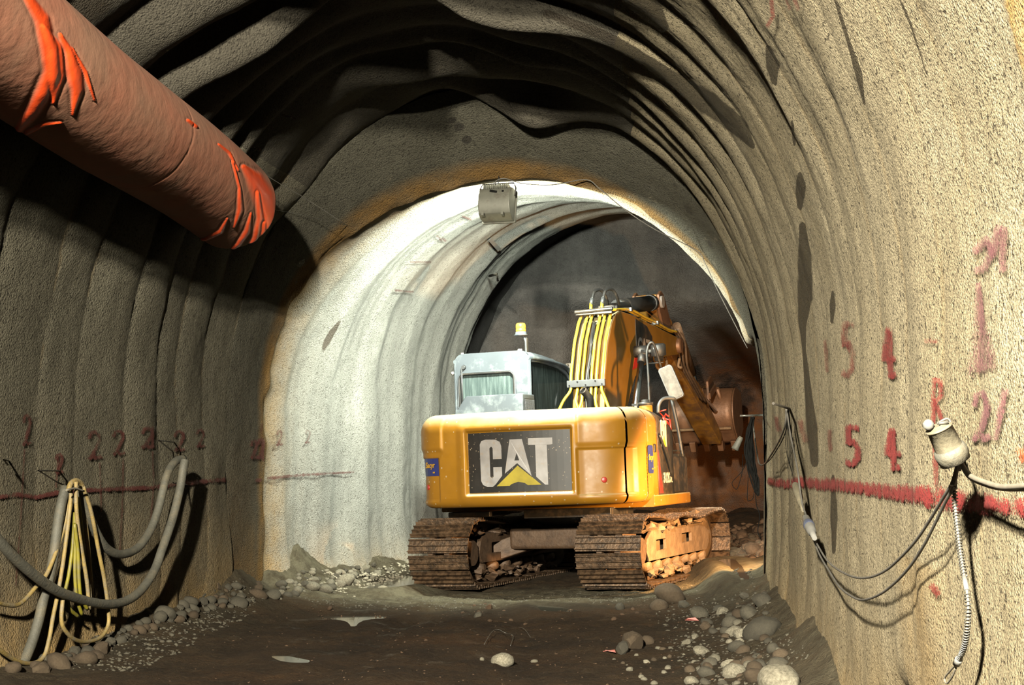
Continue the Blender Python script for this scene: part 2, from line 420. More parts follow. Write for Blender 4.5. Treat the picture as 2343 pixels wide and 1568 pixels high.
def near_surface(Ys, us):
    Y, U = np.meshgrid(Ys, us, indexing='ij')
    cx, wl, wr, zs, zc = near_par(Y)
    x, z, nx, nz = prof(U, cx, wl, wr, zs, zc)
    crown = sst(.20, .40, U) * (1 - .85 * sst(.52, .70, U))* (1 - sst(.66, .8, U))
    Yw = Y + (.07 + .34 * crown) * vn(U * 9, Y * .55, 3) + (.05 + .09 * crown) * vn(U * 24, Y * .7, 9)
    k = np.clip(np.searchsorted(CREASE, Yw) - 1, 0, len(CREASE) - 2)
    t = np.clip((Yw - CREASE[k]) / (CREASE[k + 1] - CREASE[k]), 0, 1)
    left = 1 - sst(.28, .4, U)
    pil = np.sin(np.pi * t) ** (.42 + .6 * crown + .30 * (1 - left))
    amp = AMPK[k] * (.013 + .008 * left + .14 * crown) * (1 + .5 * vn(U * 9, k * 1.0, 5))
    amp = amp * (1 + .75 * crown * vn(U * 13, Y * .9, 31)) * (1 - .5 * (U > .5) * sst(12.5, 8, Y))
    d = pil * amp
    d += .05 * fbm(x * .8, Y * .8, z * .8, 3) + .007 * fbm(x * 5, Y * 5, z * 5, 3)
    d += .0025 * fbm(x * 30, Y * 30, z * 30, 2)
    # drip folds: irregular narrow vertical ridges
    d += .016 * np.maximum(0, vn(Y * 2.6, U * 3, 21)) ** 1.0 * (1 - crown)
    foot = np.exp(-np.maximum(z, 0) / .45) * (U < .5) * .18 + np.exp(-np.maximum(z, 0) / .28) * (U > .5) * .10
    d += foot * (1 + .8 * vn(Y * 1.7, z * 1.5, 2))
    gouge = np.exp(-((Y - 6.55) / .32) ** 2 - ((z - .22) / .20) ** 2) * (U > .5)
    d -= .42 * gouge
    P = np.stack([x + nx * d, Y, z + nz * d], -1)
    wet = np.zeros_like(x)
    och = np.clip(np.exp(-np.maximum(z, 0) / np.where(U < .5, .5, .35)) * 1.0 + (pil < .25) * .15 * (vn(U * 15, Y, 4) > 0), 0, 1)
    och = np.maximum(och, .8 * sst(3.6, 3.15, Y - .25 * (z - 2.7)) * (U > .5))   # brown older lining nearest the camera
    och = np.maximum(och, .55 * np.exp(-((Y - 6.0) / .5) ** 2) * (U > .5) * (z < 1.1))
    return P, wet, och, U, z
def steps(*segs):
    out = []
    for a, b, s in segs: out += list(np.arange(a, b, s))
    return np.array(out + [segs[-1][1]])
Ys = steps((-8, 2.5, .12), (2.5, 4.0, .03), (4.0, 9, .018), (9, YB, .026))
us = np.linspace(0, 1, 620)
P, WET, OCH, UU, ZZ = near_surface(Ys, us)
# a BVH of the bare shell lets me place wet patches, spray paint and cables on the surface
def bvh_of(Pg, sy=3, su=3):
    Q = Pg[::sy, ::su]; n, m = Q.shape[:2]
    vs = [Vector(v) for v in Q.reshape(-1, 3)]
    fs = [(i * m + j, i * m + j + 1, (i + 1) * m + j + 1, (i + 1) * m + j) for i in range(n - 1) for j in range(m - 1)]
    return BVHTree.FromPolygons(vs, fs)
BV = bvh_of(P, 2, 2)
# ---- collar (bulkhead) between the wide and the narrow section
def inner_par(Y):
    t = sst(YL, YRING, Y) * .35 + .65 * np.clip((Y - YL) / (YRING - YL), 0, 1)
    return -.6 + 1.45 * t, 2.6 - .15 * t, 2.52 + .1 * t, 2.0 + .35 * t, 4.43 + .63 * t
def collar(nt=70, nu=520):
    T, U = np.meshgrid(np.linspace(0, 1, nt), np.linspace(0, 1, nu), indexing='ij')
    Y = YB - .04 + (YL - YB + .04) * T
    b = np.clip(T * 1.02, 0, 1) ** .85
    o, i = near_par(YB + 0 * Y), inner_par(YL + 0 * Y)
    par = [a + (c - a) * b for a, c in zip(o, i)]
    x, z, nx, nz = prof(U, *par)
    d = .05 * fbm(x * .7, Y * .8, z * .7 + 5, 3) + .012 * fbm(x * 5, Y * 5, z * 5, 3) + .02 * np.sin(np.pi * T) + .03 * (1 - T)
    crown = sst(.20, .42, U) * (1 - sst(.58, .80, U))
    d += .035 * np.exp(-((T - .97) / .05) ** 2) * vn(U * 60, T * 3, 8)
    d -= .75 * sst(.12, .45, T) * (U > .5) * sst(2.75, 2.35, z)      # niche for the halogen lamp
    P_ = np.stack([x + nx * d, Y - .25 * np.sin(np.pi * T) * (1 - crown) * 0, z + nz * d], -1)
    och = np.clip(sst(.70, .9, T + .10 * vn(U * 11, 0, 3)) * (.85) + np.exp(-np.maximum(z, 0) / .6), 0, 1)
    return P_, och, x, z
PC, OCHC, xc, zc_ = collar()
BVC = bvh_of(PC, 1, 2)
# ---- narrow section
def barrel(nt=190, nu=420):
    T, U = np.meshgrid(np.linspace(0, 1, nt), np.linspace(0, 1, nu), indexing='ij')
    Y = YL + (YRING - YL) * T
    x, z, nx, nz = prof(U, *inner_par(Y))
    Yw = Y + .15 * vn(U * 5, Y * .5, 12)
    d = .055 * (np.sin(Yw * 2 * np.pi / 1.05 + 1) * .5 + .5) ** 1.5 * sst(0, .08, T) + .022 * -.5 * np.abs(np.sin(Yw * 9.3 + 3 * vn(U * 3, Y, 1)))
    d += .05 * fbm(x * .8, Y * .8, z * .8 + 9, 3) + .012 * fbm(x * 6, Y * 6, z * 6, 3)
    d += .02 * np.exp(-T / .01)
    d += .16 * np.exp(-np.maximum(z, 0) / .25) * (1 + vn(Y * 2, z * 2, 3))
    och = np.clip(np.exp(-np.maximum(z - .1, 0) / .22) * .7 + .9 * np.exp(-T / .06), 0, 1)  # dirty foot; the band at the lip paints in the floodlight's warm halo
    wet = 1.0 * (np.exp(-((Y - 16.7) / .10) ** 2 - ((z - 2.9 - 1.5 * (Y - 16.7)) / .16) ** 2) * (x < 0))
    d -= .75 * (1 - sst(.12, .35, T)) * (U > .5) * sst(2.75, 2.35, z)
    G = np.stack([x + nx * d, Y, z + nz * d], -1)
    e = np.stack([np.interp(np.linspace(0, 1, nu), np.linspace(0, 1, PC.shape[1]), PC[-1, :, k]) for k in range(3)], -1)
    k0 = (1 - sst(0, .045, T))[..., None]
    E = e[None] + np.stack([0 * x, Y - YL, 0 * x], -1)
    return G * (1 - k0) + E * k0, och, wet
PB, OCHB, WETB = barrel()
BVB = bvh_of(PB, 2, 2)
def cast(px, py, which=None):
    d = ray(px, py).normalized(); best = None
    for b in (which or (BV, BVC, BVB)):
        h = b.ray_cast(EYE, d)
        if h[0] is not None and (best is None or h[3] < best[1]): best = (h[0], h[3])
    return best[0] if best else None
def onwall(px, py, off=.06, which=None):
    """the point on the view ray that stands `off` metres clear of the lining (measured across the tunnel)"""
    d = ray(px, py).normalized(); h = cast(px, py, which)
    if h is None: return at(px, py, 10)
    return h - d * (off / max(abs(d.x), .07))
# wet patches on the right side, as ellipses (centre px, half-length along the arch, half-width along the tunnel)
def project(X):
    D = X - np.array(EYE); f = D @ np.array(FW)
    return np.stack([CX + FPX * (D @ np.array(RT)) / f, CY - FPX * (D @ np.array(UP)) / f], -1), f
_pp, _pf = project(P.reshape(-1, 3)); _ok = np.where((_pf > 2) & (_pp[:, 0] > -50) & (_pp[:, 0] < 2400) & (_pp[:, 1] > -50) & (_pp[:, 1] < 1620))[0]
_pp = _pp[_ok]
def wet_patch(poly, wid, power=1.0):
    """a damp stain following a line over the lining; widths as seen from the camera"""
    out = WET.reshape(-1); poly = np.array(poly, float)
    sel = np.where(np.all((_pp > poly.min(0) - 60) & (_pp < poly.max(0) + 60), 1))[0]; Q = _pp[sel]
    best = np.full(len(sel), 9.0)
    for i in range(len(poly) - 1):
        a, b = poly[i], poly[i + 1]; ab = b - a
        t = np.clip(((Q - a) @ ab) / (ab @ ab + 1e-9), 0, 1)
        best = np.minimum(best, np.linalg.norm(Q - a - t[:, None] * ab, axis=1) / (wid[i] + (wid[i + 1] - wid[i]) * t))
    out[_ok[sel]] = np.maximum(out[_ok[sel]], power * np.clip(1.15 - .65 * best, 0, 1))
wet_patch([(1250, 30), (1380, 80), (1480, 140), (1560, 195), (1620, 235), (1690, 290), (1722, 335)], [8, 12, 14, 20, 26, 20, 6])
wet_patch([(1440, -10), (1490, 25), (1515, 60)], [22, 28, 14])
wet_patch([(1758, 110), (1768, 150), (1772, 190)], [7, 16, 6])
wet_patch([(1812, 280), (1818, 330)], [5, 5], .7)
wet_patch([(1830, 400), (1832, 430), (1830, 475)], [6, 12, 6])
wet_patch([(1836, 515), (1842, 600), (1842, 680), (1836, 740), (1840, 800), (1850, 900), (1858, 980), (1864, 1060)], [7, 16, 17, 9, 4, 8, 13, 9])
wet_patch([(1906, 1090), (1908, 1180), (1908, 1265)], [4, 8, 4])
wet_patch([(1905, 670), (1905, 700), (1903, 740)], [3, 7, 3])
wet_patch([(1912, 0), (1940, 90), (1965, 170), (1978, 240)], [4, 4, 8, 2])
wet_patch([(200, 0), (165, 55), (150, 80)], [60, 40, 12], .8)
wet_patch([(2060, 0), (2085, 60), (2120, 170)], [3, 4, 2], .7)
_q = _pp; _m = (_q[:, 0] > 2298 + _q[:, 1] * .25) & (_q[:, 1] < 420)
OCH.reshape(-1)[_ok[_m]] = 1.0
WET.reshape(-1)[_ok[_m]] = np.maximum(WET.reshape(-1)[_ok[_m]], .40)      # older brown lining begins here
def wc(px, py, r, a=1.0):
    h = cast(px, py, which=(BVC,))
    if h is None: return
    D = np.linalg.norm(PC - np.array(h), axis=-1); WC[:] = np.maximum(WC, a * np.clip(1.3 - .8 * D / r, 0, 1))
WC = np.zeros(PC.shape[:2])
for p in [(1195, 243, .07), (1275, 275, .10), (1285, 262, .06), (1068, 320, .05), (1050, 290, .05), (1035, 275, .04), (1575, 480, .06), (1625, 560, .045), (1545, 425, .03), (690, 602, .05)]: wc(*p)
def setting(name, me, m):
    me.materials.append(m); o = bpy.data.objects.new(name, me); C.objects.link(o); o['kind'] = 'structure'; return o
iL, iR = int(620 * .335), int(620 * .62)
nb = 0
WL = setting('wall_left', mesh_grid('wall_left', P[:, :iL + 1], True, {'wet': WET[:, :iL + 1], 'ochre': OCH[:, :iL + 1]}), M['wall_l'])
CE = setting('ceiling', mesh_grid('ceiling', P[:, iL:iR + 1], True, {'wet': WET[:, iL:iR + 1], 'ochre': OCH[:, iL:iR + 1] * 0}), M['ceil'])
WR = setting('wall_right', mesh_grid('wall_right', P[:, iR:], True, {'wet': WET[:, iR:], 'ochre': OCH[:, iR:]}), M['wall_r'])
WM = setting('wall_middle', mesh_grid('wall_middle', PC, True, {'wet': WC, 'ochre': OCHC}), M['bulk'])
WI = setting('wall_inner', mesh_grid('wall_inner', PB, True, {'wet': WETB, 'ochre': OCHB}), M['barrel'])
# end ring and chamber in front of the digging face
def ring_part():
    U = np.linspace(0, 1, 300)
    rows = []
    base = inner_par(np.array(YRING)); bx, bz, bnx, bnz = prof(U, *base)
    d0 = np.array([np.interp(U, np.linspace(0, 1, PB.shape[1]), PB[-1, :, k]) for k in range(3)]).T
    for off, dy in ((0, 0), (-.02, .05), (-.06, .10), (-.13, .12), (-.14, .3)):
        n3 = np.stack([bnx, 0 * bnx, bnz], -1)
        rows.append(d0 + n3 * (off + .02 * fbm(U * 60, dy * 9, 0, 2)[:, None] * (dy > 0)) + np.array([0, dy, 0]))
    rows = [r for r in rows]
    for Y in np.linspace(YRING + .5, YFACE + .6, 40):
        t = (Y - YRING) / (YFACE - YRING)
        x, z, nx, nz = prof(U, base[0] + .55 * t, base[1] + .13, base[2] + .24, base[3], base[4] + .20)
        d = .12 * fbm(x * .9, Y * .9, z * .9, 4)
        rows.append(np.stack([x + nx * d, Y + 0 * x, z + nz * d], -1))
    return np.stack(rows)
PR = ring_part()
och = np.clip(1.25 - PR[..., 2] * .55, 0, 1) * (PR[..., 1] > YRING + .25)
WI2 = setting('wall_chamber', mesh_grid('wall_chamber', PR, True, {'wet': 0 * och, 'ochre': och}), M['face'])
def face():
    X, Z = np.meshgrid(np.linspace(-2.6, 5.0, 190), np.linspace(-.6, 5.8, 170), indexing='ij')
    n = fbm(X * .7, Z * .7, 4, 4)
    low = sst(2.4, .4, Z)
    Y = YFACE + .25 * n - .5 * ((X - 1.2) / 3) ** 2 * -1 * .0 - 1.3 * np.clip(.9 - Z, 0, 1) * low + .10 * low * fbm(X * 3, Z * 3, 7, 4)
    hole = np.exp(-((X - 2.75) / .7) ** 2 - ((Z - 2.5) / .75) ** 2)
    Y = Y - 2.6 * np.maximum(sst(2.7, 4.0, Z), sst(1.1, -.2, X) * (Z > -9))
    Y = Y + .5 * hole + .12 * hole * fbm(X * 4, Z * 4, 1, 4)
    och_ = np.clip(sst(2.9, 1.2, Z + .5 * n - .55 * (X - 1)) + hole * .7, 0, 1)
    wet = .62 * hole
    return np.stack([X, Y, Z], -1), och_, wet
PF, OF, WF = face()
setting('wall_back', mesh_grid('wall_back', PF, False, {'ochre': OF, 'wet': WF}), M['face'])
# wall behind the photographer closes the tunnel
Pe, *_ = near_surface(np.array([-8.0, -7.9]), np.linspace(0, 1, 60))
mb = MB(); mb.add([(-7, -8, -.5), (5, -8, -.5), (5, -8, 6), (-7, -8, 6)], [(0, 1, 2, 3)])
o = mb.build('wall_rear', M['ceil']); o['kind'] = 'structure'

# ================================================================ FLOOR
def floor_h(x, y):
    x = np.asarray(x, float); y = np.asarray(y, float)
    l = np.where(y < YL, XL(y), -3.2 + .24 * (y - YL)); r = np.where(y < YL, XR(y), 1.92 + .24 * (y - YL))
    h = .045 * fbm(x * .6, y * .5, 1, 3) + .022 * fbm(x * 2.6, y * 2.6, 2, 4) + .020 * fbm(x * 9, y * 9, 3, 3) + .07 * np.exp(-((x + 1.35) / .6) ** 2 - ((y - 10.1) / .55) ** 2)
    h += .42 * np.exp(-np.maximum(x - l, 0) / .33) * (1 + .4 * vn(y * 1.3, 0, 5)) * (.25 + .75 * sst(11.0, 12.8, y))
    h += (.34 + .16 * sst(12.5, 14.8, y) * (1 - sst(15.4, 16.2, y))) * np.exp(-np.maximum(r - x, 0) / .40) * (1 + .35 * vn(y * 1.1, 4, 5)) * (1 - .65 * sst(9.0, 7.6, y))
    # ground the machine stands on is a little higher on its right
    h += .09 * np.exp(-((y - 17.4) / 2.6) ** 2) * sst(-1.4, 1.2, x) + .035 * np.exp(-((y - 17.3) / 2.6) ** 2)
    # muck in front of the face
    h += .55 * sst(21.3, 24.5, y) * (1 + .35 * fbm(x * 1.4, y * 1.4, 6, 3)) * sst(-1.5, 1.5, x)
    h += .30 * np.exp(-((x - 2.9) / .8) ** 2 - ((y - 20.4) / 1.2) ** 2)
    # wheel ruts in the foreground mud
    h -= .035 * np.exp(-((x + .9 - .04 * y + .15 * np.sin(y)) / .22) ** 2) * (y < 15)
    h -= .03 * np.exp(-((x + 2.2 - .05 * y) / .22) ** 2) * (y < 15)
    h -= .05 * np.exp(-((x + 2.05) / .55) ** 2 - ((y - 13.9) / .75) ** 2)
    return h
def floor_mesh():
    Y = steps((-8, 4, .2), (4, 8, .06), (8, 17, .028), (17, 26.5, .05)); X = np.arange(-5.4, 5.6, .03)
    YY, XX = np.meshgrid(Y, X, indexing='ij')
    H = floor_h(XX, YY)
    l = np.where(YY < YL, XL(YY), -3.2); r = np.where(YY < YL, XR(YY), 1.92)
    H += .014 * np.abs(fbm(XX * 17, YY * 17, 9, 3))
    pale = np.clip(.9 * np.exp(-((YY - 15.9 - .2 * vn(XX, 0, 2)) / .75) ** 2) + .5 * np.exp(-np.maximum(XX - l, 0) / .5) + .6 * np.exp(-np.maximum(r - XX, 0) / .55)  # pale gravel at the lip with the floodlit strip painted in; beige wall feet
                   + .8 * sst(15.3, 16, YY) * np.exp(-np.maximum(XX + 3.2 - .24 * (YY - YL), 0) / 1.2), 0, 1) * (1 - sst(19, 21, YY))
    return mesh_grid('floor', np.stack([XX, YY, H], -1), True, {'pale': pale})
FLOOR = setting('floor', floor_mesh(), M['mud'])
def fh(x, y): return float(floor_h(x, y))
_TY = np.r_[np.arange(4, 12, .02), np.arange(12, 26.5, .03)]
def onfloor(px, py, z=0.0):
    d = ray(px, py); t = _TY / d.y; X = EYE.x + d.x * t; Z = EYE.z + d.z * t
    below = np.where(Z < floor_h(X, _TY))[0]
    k = below[0] if len(below) else len(_TY) - 1
    p = EYE + d * t[k]; p.z = fh(p.x, p.y); return p

def ico(sub):
    bm = bmesh.new(); bmesh.ops.create_icosphere(bm, subdivisions=sub, radius=1)
    v = [tuple(x.co) for x in bm.verts]; f = [tuple(y.index for y in x.verts) for x in bm.faces]; bm.free(); return v, f
ICO1 = ico(1); ICO2 = ico(2); ICO3 = ico(3)
# ================================================================ EXCAVATOR
ROOT = empty('excavator', (.09, 17.64, .09))
ROOT.rotation_euler = (0, R(-2.1), R(-18))
tag(ROOT, 'yellow crawler excavator digging at the tunnel face, seen from behind', 'excavator')
bpy.context.view_layer.update()
RM = ROOT.matrix_world.copy(); RI = RM.inverted()
def tx(px, py, ly):
    """point of the excavator's frame on the view ray at local y"""
    d = ray(px, py); a = RI @ EYE; b = RI.to_3x3() @ d
    return a + b * ((ly - a.y) / b.y)
# ---- counterweight: one dense shell with the badge recess and the side recesses pressed in
def cw_outline(n=220):
    """plan outline from the left side round the tail to the right side"""
    pts = []
    # left side, corner, arc, corner, right side
    pts += [(-1.25, y) for y in np.linspace(-1.05, -1.42, 10)]
    import itertools
    def arc(x): return -2.16 + .20 * (x / 1.05) ** 2
    c0 = np.array((-1.25, -1.42)); c1 = np.array((-1.02, arc(-1.02))); m = np.array((-1.25, -1.86))
    for t in np.linspace(0.08, 1, 24): pts.append(tuple((1 - t) ** 2 * c0 + 2 * t * (1 - t) * m + t * t * c1))
    pts += [(x, arc(x)) for x in np.linspace(-1.0, .88, n)]
    c0 = np.array((.89, arc(.89))); c1 = np.array((1.25, -1.42)); m = np.array((1.24, -1.90))
    for t in np.linspace(0, 1, 24): pts.append(tuple((1 - t) ** 2 * c0 + 2 * t * (1 - t) * m + t * t * c1))
    pts += [(1.25, y) for y in np.linspace(-1.45, -1.62 + .4, 6)]
    return np.array(pts)
ZB, ZT = .90, 1.91
def counterweight():
    o = cw_outline(); n = len(o)
    tan = np.gradient(o, axis=0); nrm = np.stack([tan[:, 1], -tan[:, 0]], -1); nrm /= np.linalg.norm(nrm, axis=1)[:, None]
    # vertical section: t, inward offset, z
    sec = []
    for a in np.linspace(0, math.pi / 2, 8): sec.append((.10 * (1 - math.sin(a)), ZB + .10 * (1 - math.cos(a))))
    zs = np.linspace(ZB + .105, ZT - .20, 74)
    sec += [(0.0, z) for z in zs]
    for a in np.linspace(0.05, math.pi / 2, 14): sec.append((.17 * (1 - math.cos(a)), ZT - .19 + .19 * math.sin(a)))
    m = len(sec)
    P_ = np.zeros((m, n, 3)); x0 = o[:, 0]
    sx = lambda a, b, e: sst(a - e, a + e, x0) * (1 - sst(b - e, b + e, x0))
    isR = np.arange(n) > n / 2
    for i, (off, z) in enumerate(sec):
        sz = lambda a, b, e: float(sst(a - e, a + e, z) * (1 - sst(b - e, b + e, z)))
        d = off * np.ones(n)
        d += .050 * sx(-.555, .625, .016) * sz(1.035, 1.705, .016)          # badge recess
        d += .018 * sx(-.84, .52, .06) * sz(.2, 1.74, .07) * 0
        # a swelling lip around the badge
        d -= .014 * sx(-.64, .71, .05) * sz(.97, 1.78, .05)
        corner_r = isR & (x0 > .62); corner_l = (~isR) & (x0 < -.98)
        along = np.arange(n)
        dl = .022 * sst(.66, .69, x0) * (along < n - 14) * sz(1.0, 1.48, .010)
        d += dl
        dr = .022 * (1 - sst(-.93, -.90, x0)) * (along > 12) * sz(.98, 1.44, .010)
        d += dr
        d += -.018 * sz(1.52, 3, .03) * (sst(.66, .70, x0) + 1 - sst(-.88, -.84, x0))
        P_[i, :, 0] = o[:, 0] - nrm[:, 0] * d; P_[i, :, 1] = o[:, 1] - nrm[:, 1] * d; P_[i, :, 2] = z
    # close the top and the bottom towards the middle
    def cap(row, z, steps_=8):
        rows = []
        for k in range(1, steps_ + 1):
            t = k / steps_; r_ = row.copy(); r_[:, 1] = row[:, 1] * (1 - t) + (-1.05) * t; r_[:, 0] = row[:, 0] * (1 - .04 * t); r_[:, 2] = z + .02 * math.sin(t * 1.5) * (1 if z > 1.5 else 0); rows.append(r_)
        return rows
    top = cap(P_[-1], ZT); bot = cap(P_[0], ZB)[::-1]
    G = np.stack(list(bot) + list(P_) + list(top))
    return G
cwG = counterweight()
NC = cwG.shape[1]; KS = 34 + 220 + 11           # column of the seam between the counterweight and the wrapped engine door
doorG = cwG[:, KS:].copy(); doorG[..., 0] -= .004; doorG[..., 1] += .004
cwF = cwG; cwG = cwG[:, :KS]
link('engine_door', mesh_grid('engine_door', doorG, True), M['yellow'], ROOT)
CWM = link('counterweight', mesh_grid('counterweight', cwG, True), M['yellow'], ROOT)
BVCW = BVHTree.FromPolygons([Vector(v) for v in cwG.reshape(-1, 3)], [tuple(p.vertices) for p in CWM.data.polygons])
def cwy(x, z, y0=-4):
    h = BVCW.ray_cast(Vector((x, y0, z)), Vector((0, 1, 0))); return h[0].y if h[0] else -2.1
def on_cw(x, z, off): return Vector((x, cwy(x, z) - off, z))
# badge plate and big letters
BX0, BX1, BZ0, BZ1 = -.535, .605, 1.055, 1.688
def bmap(u, v, t, dy=0.0):
    x = BX0 + (BX1 - BX0) * u; z = BZ0 + (BZ1 - BZ0) * v
    return Vector((x, -2.16 + .20 * (x / 1.05) ** 2 + .050 - .014 - t - dy + .004, z))
def rrect(u0, v0, u1, v1, r, n=5, asp=1.0):
    p = []
    for cx_, cy_, a0 in ((u1 - r, v0 + r * asp, -90), (u1 - r, v1 - r * asp, 0), (u0 + r, v1 - r * asp, 90), (u0 + r, v0 + r * asp, 180)):
        for k in range(n + 1):
            a = R(a0 + 90 * k / n); p.append((cx_ + r * math.cos(a), cy_ + r * asp * math.sin(a)))
    return p
mb = MB()
N = 16
for k in range(N):  # plate in strips so that it follows the curve of the tail
    a, b = k / N, (k + 1) / N
    mb.add([bmap(a, 0, .012), bmap(b, 0, .012), bmap(b, 1, .012), bmap(a, 1, .012)], [(0, 1, 2, 3)])
plate = mb.build('badge_plate', M['badge'], ROOT)
def q(x, y): return ((x - 425) / 825, (775 - y - (x - 838) * .035) / 480)
def letters(polys, m, name, t0, parent, fn):
    mb = MB()
    for poly, holes in polys: mb.prism(poly, fn, t0, t0 + .006, holes)
    return mb.build(name, m, parent)
cO = [(530, 450), (530, 400), (545, 370), (580, 360), (665, 360), (700, 378), (712, 412), (712, 515), (640, 517), (640, 430), (628, 415), (612, 430), (612, 655), (628, 672), (640, 655), (640, 580), (712, 578), (712, 648), (655, 718), (630, 738), (585, 738), (548, 722), (532, 690)]
aO = [(782, 360), (882, 356), (948, 648), (838, 548), (735, 632)]
aH = [(836, 468), (816, 528), (856, 526)]
tO = [(930, 352), (1118, 346), (1118, 400), (1075, 404), (1075, 718), (1052, 718), (985, 656), (985, 404), (930, 404)]
triO = [(840, 568), (1022, 718), (664, 732)]
Q = lambda l: [q(*p) for p in l]
cat = letters([(Q(cO), []), (Q(aO), [Q(aH)]), (Q(tO), [])], M['white'], 'lettering', .014, plate, lambda u, v, t: bmap(u, v, t))
letters([(Q(triO), [])], M['tri'], 'triangle_emblem', .015, plate, lambda u, v, t: bmap(u, v, t))
# thin rim of the recess
mb = MB(); rim = [bmap(u, v, .004) for u, v in rrect(-.015, -.02, 1.015, 1.02, .03, 5, 1.7)]
mb.tube(rim + rim[:1], .009, 6, False); mb.build('badge_rim', M['yellow'], plate)
# text helper with Blender's own letters
def text_mesh(body, size, ext=.002, shear=0, bold=0):
    cu = bpy.data.curves.new('t', 'FONT'); cu.body = body; cu.size = size; cu.extrude = ext; cu.shear = shear; cu.offset = bold
    cu.align_x = 'CENTER'; cu.align_y = 'CENTER'
    o = bpy.data.objects.new('t', cu); C.objects.link(o); dg = bpy.context.evaluated_depsgraph_get(); dg.update()
    me = bpy.data.meshes.new_from_object(o.evaluated_get(dg)); bpy.data.objects.remove(o); return me
def place_text(name, me, m, parent, o, xa, ya):
    xa = Vector(xa).normalized(); ya = Vector(ya).normalized(); za = xa.cross(ya)
    Mx = Matrix((xa, ya, za)).transposed().to_4x4(); Mx.translation = Vector(o); me.transform(Mx)
    me.materials.clear(); return link(name, me, m, parent)
# stickers
def sticker_cw(cx_, cz, w_, h_, name='sticker'):
    mb = MB(); n = 6; vs = []
    for j in (0, 1):
        for i in range(n + 1):
            x = cx_ - w_ / 2 + w_ * i / n; vs.append(on_cw(x, cz - h_ / 2 + h_ * j, .004))
    mb.add(vs, [(i, i + 1, n + 2 + i, n + 1 + i) for i in range(n)])
    return mb.build(name, M['blue'], ROOT)
s1 = sticker_cw(-1.045, 1.345, .25, .19)
c_ = on_cw(-1.045, 1.365, .014); tn = (on_cw(-.97, 1.35, 0) - on_cw(-1.12, 1.35, 0)).normalized()
place_text('lettering', text_mesh('Sacyr', .085, .001, .2, .002), M['stickyellow'], s1, c_, tn, (0, 0, 1))
c2 = on_cw(-.99, 1.29, .014); place_text('lettering', text_mesh('sau', .03, .001, .2, .001), M['stickyellow'], s1, c2, tn, (0, 0, 1))
for x, z in ((-1.09, 1.13), (.93, 1.15)):
    p = on_cw(x, z, 0); n_ = (on_cw(x + .02, z, 0) - on_cw(x - .02, z, 0)).normalized().cross(Vector((0, 0, 1)))
    MB().lathe(p, n_, [(-.01, .03), (.006, .03), (.009, .024), (.010, .001)], 16).build('reflector', M['red'], ROOT)
# ---- superstructure right side: panels behind the counterweight
def side_panel(name, y0, y1, m, z0=.96, top=1.90, x=1.245, rad=.16, slope=0.0, inner=.75):
    """box-like body panel with a rounded top edge, running along the right side"""
    mb = MB(); prof_ = [(x, z0)]
    prof_ += [(x, z0 + (top - rad - z0) * k / 4) for k in range(1, 5)]
    prof_ += [(x - rad + rad * math.cos(a), top - rad + rad * math.sin(a)) for a in np.linspace(.15, math.pi / 2, 8)]
    prof_ += [(inner, top)]; prof_ += [(inner, z0)]
    n = len(prof_); ys = np.linspace(y0, y1, 6)
    vs = [(px_, y, z_ - (slope * ((y - y0) / (y1 - y0)) ** 2 if z_ > top - rad - .3 else 0)) for y in ys for px_, z_ in prof_]
    fs = [(i * n + j, i * n + (j + 1) % n, (i + 1) * n + (j + 1) % n, (i + 1) * n + j) for i in range(5) for j in range(n)]
    mb.add(vs, fs, True); mb.f += [list(range(n)), [5 * n + j for j in range(n)]]; mb.sm += [False, False]
    return mb.build(name, m, ROOT)
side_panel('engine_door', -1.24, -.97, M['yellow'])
pump = side_panel('pump_door', -.965, -.28, M['blackpanel'], slope=.10)
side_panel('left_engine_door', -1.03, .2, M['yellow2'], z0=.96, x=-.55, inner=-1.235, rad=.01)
# yellow top deck
MB().box((0, -.45, 1.44), (1.5, 1.3, .80)).build('engine_hood', M['blackpanel'], ROOT, .02)
# skirt beam
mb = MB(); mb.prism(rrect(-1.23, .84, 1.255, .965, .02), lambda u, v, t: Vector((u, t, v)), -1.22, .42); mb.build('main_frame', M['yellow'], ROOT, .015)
# red stripe + letters on the black door
mb = MB(); mb.prism([(-.955, .98), (-.80, .98), (-.955, 1.46)], lambda u, v, t: Vector((1.247 + t, u, v)), 0, .003); mb.build('red_stripe', M['red'], pump)
def smap(u, v, t): return Vector((1.2475 + t, -.86 + .36 * u, 1.45 + .38 * v))
letters([(Q(cO), []), (Q(aO), [Q(aH)]), (Q(tO), [])], M['sidewhite'], 'lettering', .001, pump, smap)
letters([(Q(triO), [])], M['pipe'], 'triangle_emblem', .001, pump, smap)
place_text('lettering', text_mesh('312D', .15, .001, 0, .006), M['sidewhite'], pump, (1.249, -.60, 1.14), (0, 1, 0), (0, 0, 1))
place_text('lettering', text_mesh('L', .09, .001, 0, .002), M['sidewhite'], pump, (1.249, -.40, 1.12), (0, 1, 0), (0, 0, 1))
mb = MB(); mb.prism(rrect(-1.40, 1.20, -1.20, 1.50, .03), lambda u, v, t: Vector((1.253 + t, u, v)), 0, .003); s2 = mb.build('sticker', M['blue'], ROOT)
place_text('lettering', text_mesh('Sacyr', .085, .001, .2, .002), M['stickyellow'], s2, (1.258, -1.30, 1.37), (0, 1, 0), (0, 0, 1))
place_text('lettering', text_mesh('sau', .032, .001, .2, .001), M['stickyellow'], s2, (1.258, -1.25, 1.25), (0, 1, 0), (0, 0, 1))
MB().box((1.252, -1.10, 1.47), (.016, .075, .09)).build('door_latch', M['black'], ROOT, .01)
mb = MB().tube([(1.262, -.93, 1.62), (1.27, -.80, 1.50), (1.27, -.62, 1.34), (1.262, -.45, 1.16)], .016, 8, True, 4); mb.build('grab_strap', M['black'], pump)
